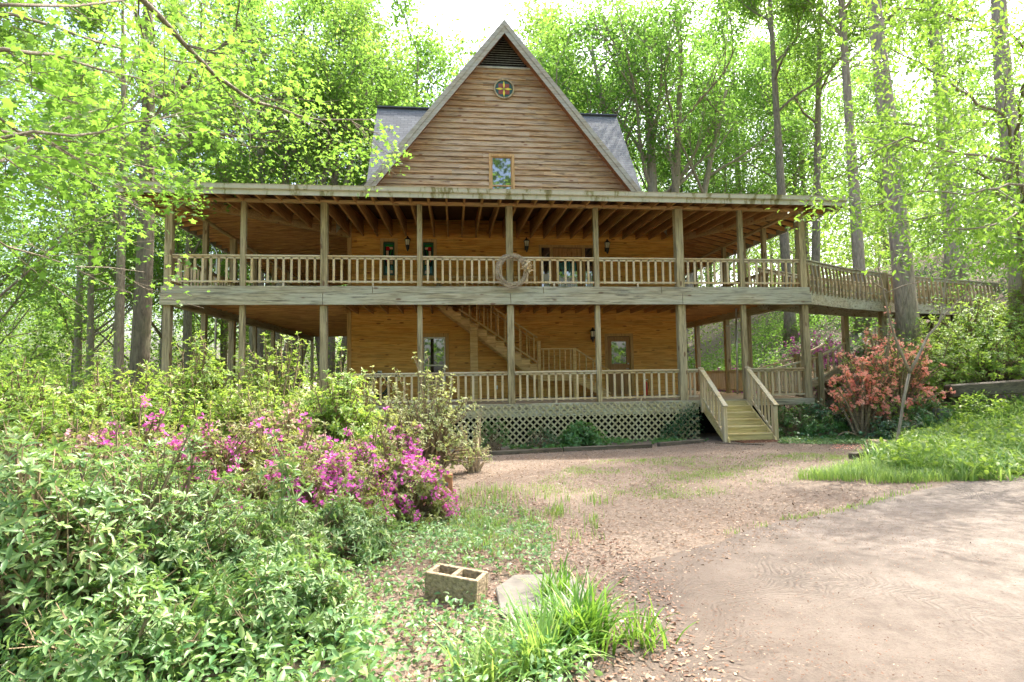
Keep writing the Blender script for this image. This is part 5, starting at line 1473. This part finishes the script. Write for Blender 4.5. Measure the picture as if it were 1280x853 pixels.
G_ = [(16.95, -.85, .85, .85, 'dark fern like bush right of the front steps', 'leaf_fern'), (18.0, -.75, .85, 1.0, 'dark ivy covered bush under the right corner post', 'leaf_ivy'), (17.5, -1.5, .7, .5, 'low green bush in front of the ivy near the steps', 'leaf_fern'),
      (19.0, -.6, .8, 1.25, 'ivy mound behind the coral azalea', 'leaf_ivy'), (18.6, -2.75, .8, .62, 'ivy mound at the foot of the coral azalea', 'leaf_ivy'), (19.7, -2.5, .8, .75, 'dark bush between the coral azalea and the concrete block', 'leaf_fern')]
for k, (x, y, r, h, lb, mt) in enumerate(G_):
    shrub(x, y, r, r*.7, h, lb, seed=160+k, stems=80, twigs=6, per=6, lsize=.06, aspect=.6, mat=mt, group='low dark bushes right of the steps', name='low_bush')
H_ = [(9.88, -1.1, .55, .62, 'dark blue green bush before the lattice, middle one'), (8.6, -1.2, .6, .80, 'dark blue green bush before the lattice, left one'), (10.9, -1.0, .35, .32, 'low broad leaved plant before the lattice')]
for k, (x, y, r, h, lb) in enumerate(H_):
    shrub(x, y, r, r*.6, h, lb, seed=170+k, stems=46, twigs=5, per=6, lsize=.05 if k < 2 else .13, aspect=.4, mat='leaf_fern' if k else 'leaf_ivy', group='plants before the lattice', name='lattice_bush')
for k, (x, y, c) in enumerate([(21.65, 3.6, 'nearest'), (23.5, 7.5, 'middle'), (20.6, 8.5, 'farthest')]):
    shrub(x, y, 1.5, 1.3, 1.4, 'purple flowering azalea on the bank behind the porch, ' + c + ' of three', 'azalea', 'purple_azalea', seed=180+k, stems=60, twigs=5, per=5, lsize=.07, aspect=.5, mat='leaf_fern', bloom=True, bfrac=.7, bsize=.07, bmat='bloom_purple', group='purple azaleas on the bank')

# climbing ivy on the lattice
r2 = np.random.default_rng(9); n = 1500
xx = 13.4+np.abs(r2.normal(size=n))*.55; xx = np.where(xx > 14.7, 14.7-r2.random(n)*.8, xx)
zz = -1.15+1.1*r2.random(n)**(.6); keep = (zz < -1.15+1.2*((xx-12.9)/1.7)**1.2+.1*r2.normal(size=n)); xx, zz = xx[keep], zz[keep]; n = len(xx)
P = np.stack([xx, -.16-.09*r2.random(n), zz], -1)
o = link('climbing_ivy', leaves('climbing_ivy', P, rdir(n, -.6, .5), unit(np.stack([r2.normal(size=n)*.4, -np.ones(n), .5+r2.normal(size=n)*.4], -1)), .06, .06, 'star', M['leaf_ivy']))
tag(o, 'dark ivy climbing the right end of the lattice beside the steps', 'ivy')

# ---- ground cover (nobody could count it)
def scatter(n, fx_, seed):
    r2 = np.random.default_rng(seed); return fx_(r2, n)
def area(r2, n, poly, dens=None):
    """uniform points in a polygon, thinned by dens(x,y) in 0..1"""
    poly = np.array(poly); out = []; tot = 0
    lo, hi = poly.min(0), poly.max(0)
    while tot < n:
        q = r2.uniform(lo, hi, (n*2, 2)); ins = np.zeros(len(q), bool)
        j = len(poly)-1
        for i in range(len(poly)):
            xi, yi = poly[i]; xj, yj = poly[j]
            c = ((yi > q[:, 1]) != (yj > q[:, 1])) & (q[:, 0] < (xj-xi)*(q[:, 1]-yi)/(yj-yi+1e-9)+xi); ins ^= c; j = i
        q = q[ins]
        if dens is not None: q = q[r2.random(len(q)) < dens(q[:, 0], q[:, 1])]
        out.append(q); tot += len(q)
        if len(q) == 0: break
    return np.concatenate(out)[:n]
def nz(x, y, s=1., k=0): return .5+.25*(np.sin(x*2.1*s+1.7*np.sin(y*1.3*s+k))+np.sin(y*2.7*s+1.9*np.sin(x*1.1*s+k*2)))
def cover(name, label, cat, q, hmax, size, aspect, tmpl, mat, seed, per=1, droop=-.1, zs=.4, flat=.5):
    r2 = np.random.default_rng(seed)
    if hmax > .02: q = q[((q[:, 0]-8.18)/.42)**2+((q[:, 1]+11.5)/.48)**2 > 1]
    n = len(q)*per
    Q = np.repeat(q, per, 0)+r2.normal(size=(n, 2))*size*.6
    hh = np.repeat(hmax*r2.random(len(q))*(nz(q[:, 0], q[:, 1], .9)+.15), per)
    P = np.stack([Q[:, 0], Q[:, 1], gh(Q[:, 0], Q[:, 1])+.012+hh], -1); L = size*(.6+.7*r2.random(n))
    o = link(name, leaves(name, P, rdir(n, droop, zs), unit(r2.normal(size=(n, 3))*flat+np.array([0, 0, 1])), L, L*aspect, tmpl, M[mat]))
    tag(o, label, cat, kind='stuff'); return o
r2 = np.random.default_rng(50)
# leaf litter
q = area(r2, 28000, [(4, -13.5), (8.9, -13.5), (9.2, -11.3), (11.2, -10.1), (12, -9.35), (14, -8.5), (16.4, -7), (16.8, -4), (18, -1.2), (9, -1.0), (7.2, -3), (6, -8)], lambda x, y: .35+.65*nz(x, y, .7))
cover('leaf_litter', 'dry pinkish brown leaves strewn over the bare lawn', 'leaf litter', q, .006, .031, .6, 'litter', 'leaf_litter', 51, droop=0, zs=.12, flat=.25)
q = area(r2, 9000, [(4.2, -13.6), (8.5, -13.6), (9.3, -11), (8.8, -8.5), (8.2, -7), (6, -9)])
cover('leaf_litter', 'dense dry leaves under the foreground ground cover', 'leaf litter', q, .02, .034, .6, 'litter', 'leaf_litter', 52, droop=0, zs=.2, flat=.35)
q = area(r2, 13000, [(8.2, -14), (14.5, -14), (22, -7.5), (14, -8.6), (10.4, -9.9), (8.3, -11.2)], lambda x, y: np.clip(nz(x, y, .8)**2+1.2*np.exp(-np.abs(x-8.6+.4*(y+12))*1.3), 0, 1))
cover('drive_litter', 'orange brown leaf scraps scattered on the concrete drive', 'leaf litter', q, .002, .014, .5, 'litter', 'leaf_scrap', 53, droop=0, zs=.1, flat=.15).location.z = .016
# vinca
def vd(x, y): return np.clip(1.35-.55*np.clip(x-7.2+.2*(y+11), 0, 3), .05, 1)*(.45+.55*nz(x, y, 1.5))
q = area(r2, 5600, [(4.0, -13.6), (8.0, -13.6), (8.4, -12.0), (8.35, -11), (8.6, -9.6), (8.3, -8.4), (7.2, -8.8), (5.5, -10.8)], vd)
cover('vinca_ground_cover', 'pale green trailing vinca covering the left foreground', 'ground cover', q, .19, .042, .55, 'lance', 'leaf_vinca', 54, per=3, droop=.15, zs=.5, flat=.55)
q = area(r2, 5200, [(3.2, -13.8), (7.0, -13.9), (7.3, -12.6), (6.7, -11.2), (5.6, -10.6), (3.4, -10.8)], lambda x, y: .4+.6*nz(x, y, 1.7))
cover('low_foliage', 'leafy growth filling the foot of the pale bushes', 'ground cover', q, .42, .06, .42, 'lance', 'leaf_glauc', 66, per=3, droop=.12, zs=.5, flat=.55)
# grass tufts on the lawn
def blades(name, label, cat, q, hh, wd, mat, seed, per=9, lean=.6, spread=.03, kind='stuff'):
    r2 = np.random.default_rng(seed); n = len(q)*per; Q = np.repeat(q, per, 0)+r2.normal(size=(n, 2))*spread
    P = np.stack([Q[:, 0], Q[:, 1], gh(Q[:, 0], Q[:, 1])], -1); a = r2.random(n)*2*PI; ln = lean*(.3+r2.random(n))
    D = unit(np.stack([np.cos(a)*ln, np.sin(a)*ln, np.ones(n)*.9], -1)); U = unit(np.stack([-np.cos(a), -np.sin(a), ln], -1))
    L = hh*(.5+.8*r2.random(n))
    o = link(name, leaves(name, P, D, -U if False else U, L, wd, 'blade', M[mat])); tag(o, label, cat, kind=kind); return o
q = area(r2, 1500, [(8.6, -7.0), (10.5, -4.0), (17, -4.6), (16.5, -6.2), (13, -7.6), (9.5, -8.6)], lambda x, y: np.clip(nz(x, y, 1.1)*1.1-.25, 0.08, 1)*(.35+.65*nz(x, y, 4.3, 2)))
blades('lawn_grass', 'thin patches of short grass on the bare lawn', 'grass', q, .045, .006, 'leaf_grass', 55, per=6, spread=.06)
q = np.stack([np.interp(np.linspace(0, 1, 60), np.linspace(0, 1, 5), [10.2, 11.2, 12.0, 13, 14.2]), np.interp(np.linspace(0, 1, 60), np.linspace(0, 1, 5), [-10.2, -9.72, -9.4, -8.95, -8.45])], -1)[np.random.default_rng(3).random(60) > .62]
blades('edge_grass', 'narrow line of grass along the edge of the drive', 'grass', q, .05, .007, 'leaf_grass', 56, per=16, spread=.05)
q = area(r2, 230, [(7.4, -10.9), (8.9, -10.2), (9.6, -8.8), (9.0, -7.2), (7.8, -7.0), (7.3, -8.8)], lambda x, y: np.exp(-np.clip(x-7.7, 0, 3)*1.1)*nz(x, y, 2.3))
blades('lawn_grass', 'longer weedy grass between the azaleas and the lawn', 'grass', q, .13, .008, 'leaf_grass', 57, per=6, spread=.07)
# strap-leaf bed at the right
bed = [(14.3, -7.6), (15.1, -6.0), (17.2, -4.7), (18.0, -3.4), (20.5, -2.3), (25, -3.3), (32, -4.0), (34, -6.5), (22, -7.3), (16.8, -8.0), (15.2, -8.25)]
q = area(r2, 3600, bed, lambda x, y: .25+.75*nz(x, y, 1.6)) if True else area(r2, 4600, bed, lambda x, y: .5+.5*nz(x, y, 1.))
blades('bed_grass', 'lush arching grass like plants filling the right bed', 'grass', q, .40, .021, 'leaf_grass', 58, per=8, lean=1.5, spread=.08)
q = area(r2, 10000, bed, lambda x, y: nz(x, y, 1.3))
cover('bed_foliage', 'broad leaved weeds among the grass of the right bed', 'ground cover', q, .58, .105, .55, 'lance', 'leaf_yel', 59, per=3, droop=.05, zs=.5, flat=.5)
q = area(r2, 420, [(12.8, -7.4), (14.6, -6.4), (15.4, -7.2), (15.0, -8.2), (13.6, -8.3)])
blades('bed_grass', 'thinner grass fringing the left tip of the right bed', 'grass', q, .18, .010, 'leaf_grass', 60, per=9, lean=.8, spread=.06)
# ivy over the bank
q = area(r2, 15000, [(16.4, -2.4), (18, -3.5), (21, -2.8), (27, -3.5), (36, 0), (36, 16), (18.4, 16), (18.3, -.2), (16.4, -.4)], lambda x, y: .55+.45*nz(x, y, .8))
cover('ivy_ground_cover', 'dark glossy ivy carpeting the right bank', 'ground cover', q, .32, .085, .9, 'star', 'leaf_ivy', 61, per=2, droop=-.1, zs=.4, flat=.6)
q = area(r2, 3800, [(15.6, -2.4), (17.2, -3.3), (19.3, -3.4), (20.6, -2.6), (18.5, -1.5), (16.4, -1.3)], lambda x, y: .4+.6*nz(x, y, 1.4))
cover('vinca_ground_cover', 'pale ground ivy spreading before the coral azalea', 'ground cover', q, .10, .05, .7, 'lance', 'leaf_vinca', 62, per=2)
q = area(r2, 900, [(16.0, -3.8), (16.6, -5.0), (18.0, -4.2), (19.2, -3.2), (18.2, -2.4), (16.8, -2.8)])
cover('fallen_petals', 'fallen coral petals on the lawn before the azalea', 'petals', q, .004, .035, .7, 'litter', 'bloom_red', 63, droop=0, zs=.1, flat=.2)
# grass and weeds at the foot of the lattice
q = area(r2, 260, [(9.0, -1.8), (14.4, -1.1), (14.4, -.3), (9.0, -.4)], lambda x, y: nz(x, y, 2.1)**2)
cover('lattice_weeds', 'low weeds sprouting along the foot of the lattice', 'ground cover', q, .18, .09, .45, 'lance', 'leaf_fern', 64, per=5, droop=.3)
# woodland floor cover on the left
q = area(r2, 9000, [(-14, -9), (3.5, -9), (3.5, -.5), (3.5, 6), (-1, 16), (-16, 16)], lambda x, y: .5+.5*nz(x, y, .9))
cover('woodland_cover', 'leafy woodland floor growth left of the porch', 'undergrowth', q, .9, .11, .5, 'lance', 'leaf_yel', 65, per=3)

# strap leaved clumps in the foreground
def clump(x, y, n, hh, wd, lb, seed, mat='leaf_strap', lean=.75):
    root = empty('strap_leaf_clump', (x, y, H(x, y)), lb, 'plant', 'strap leaved clumps beside the drive'); r2 = np.random.default_rng(seed)
    P = np.stack([x+r2.normal(size=n)*.07, y+r2.normal(size=n)*.07, np.full(n, H(x, y)-.01)], -1); a = r2.random(n)*2*PI; ln = lean*(.25+r2.random(n))
    # arching blades in two segments: upright base, drooping tip
    t5 = np.linspace(0, 1, 7); L = hh*(.55+.6*r2.random(n))
    V = []; F = []
    for i, s in enumerate(t5):
        ang = .25*ln+s*ln*1.25
        V.append(ang)
    ang = np.stack(V, 0); ds = 1/6
    r_c = np.concatenate([[np.zeros(n)], np.cumsum(np.sin(ang[1:])*ds, 0)]); z_c = np.concatenate([[np.zeros(n)], np.cumsum(np.cos(ang[1:])*ds, 0)])
    ca, sa = np.cos(a), np.sin(a); ws = np.array([.8, 1, 1, .95, .8, .5, .06])*wd/2
    verts = np.zeros((n, 7, 2, 3))
    for i in range(7):
        cx = P[:, 0]+ca*r_c[i]*L; cy = P[:, 1]+sa*r_c[i]*L; cz = P[:, 2]+z_c[i]*L
        for s, sg in enumerate((-1, 1)):
            verts[:, i, s] = np.stack([cx-sa*ws[i]*sg, cy+ca*ws[i]*sg, cz], -1)
    b = (np.arange(n)*14)[:, None, None]; f = np.array([(2*i, 2*i+1, 2*i+3, 2*i+2) for i in range(6)])[None]
    me = np_mesh('blades', verts.reshape(-1, 3), (b+f).reshape(-1, 4), M[mat], np.repeat(r2.random(n), 14), smooth=True)
    o = link('leaf_blade', me, root); o['kind'] = 'stuff'
    return root
clump(8.27, -12.3, 320, .42, .014, 'largest bright strap leaved clump at the edge of the drive', 70, lean=1.0)
clump(8.0, -12.55, 170, .42, .012, 'paler arching clump in front of the largest one', 71, 'leaf_grass', 1.2)
clump(8.30, -11.55, 90, .30, .014, 'smaller strap leaved clump beside the stone slab', 72)
clump(7.7, -12.65, 110, .34, .012, 'low arching clump at the bottom edge of the picture', 73, 'leaf_grass', 1.3)
clump(8.62, -12.35, 60, .28, .013, 'sparse strap leaved clump nearest the bare drive soil', 74)
clump(8.75, -9.0, 40, .20, .010, 'small grass clump alone on the littered lawn', 75, 'leaf_grass')
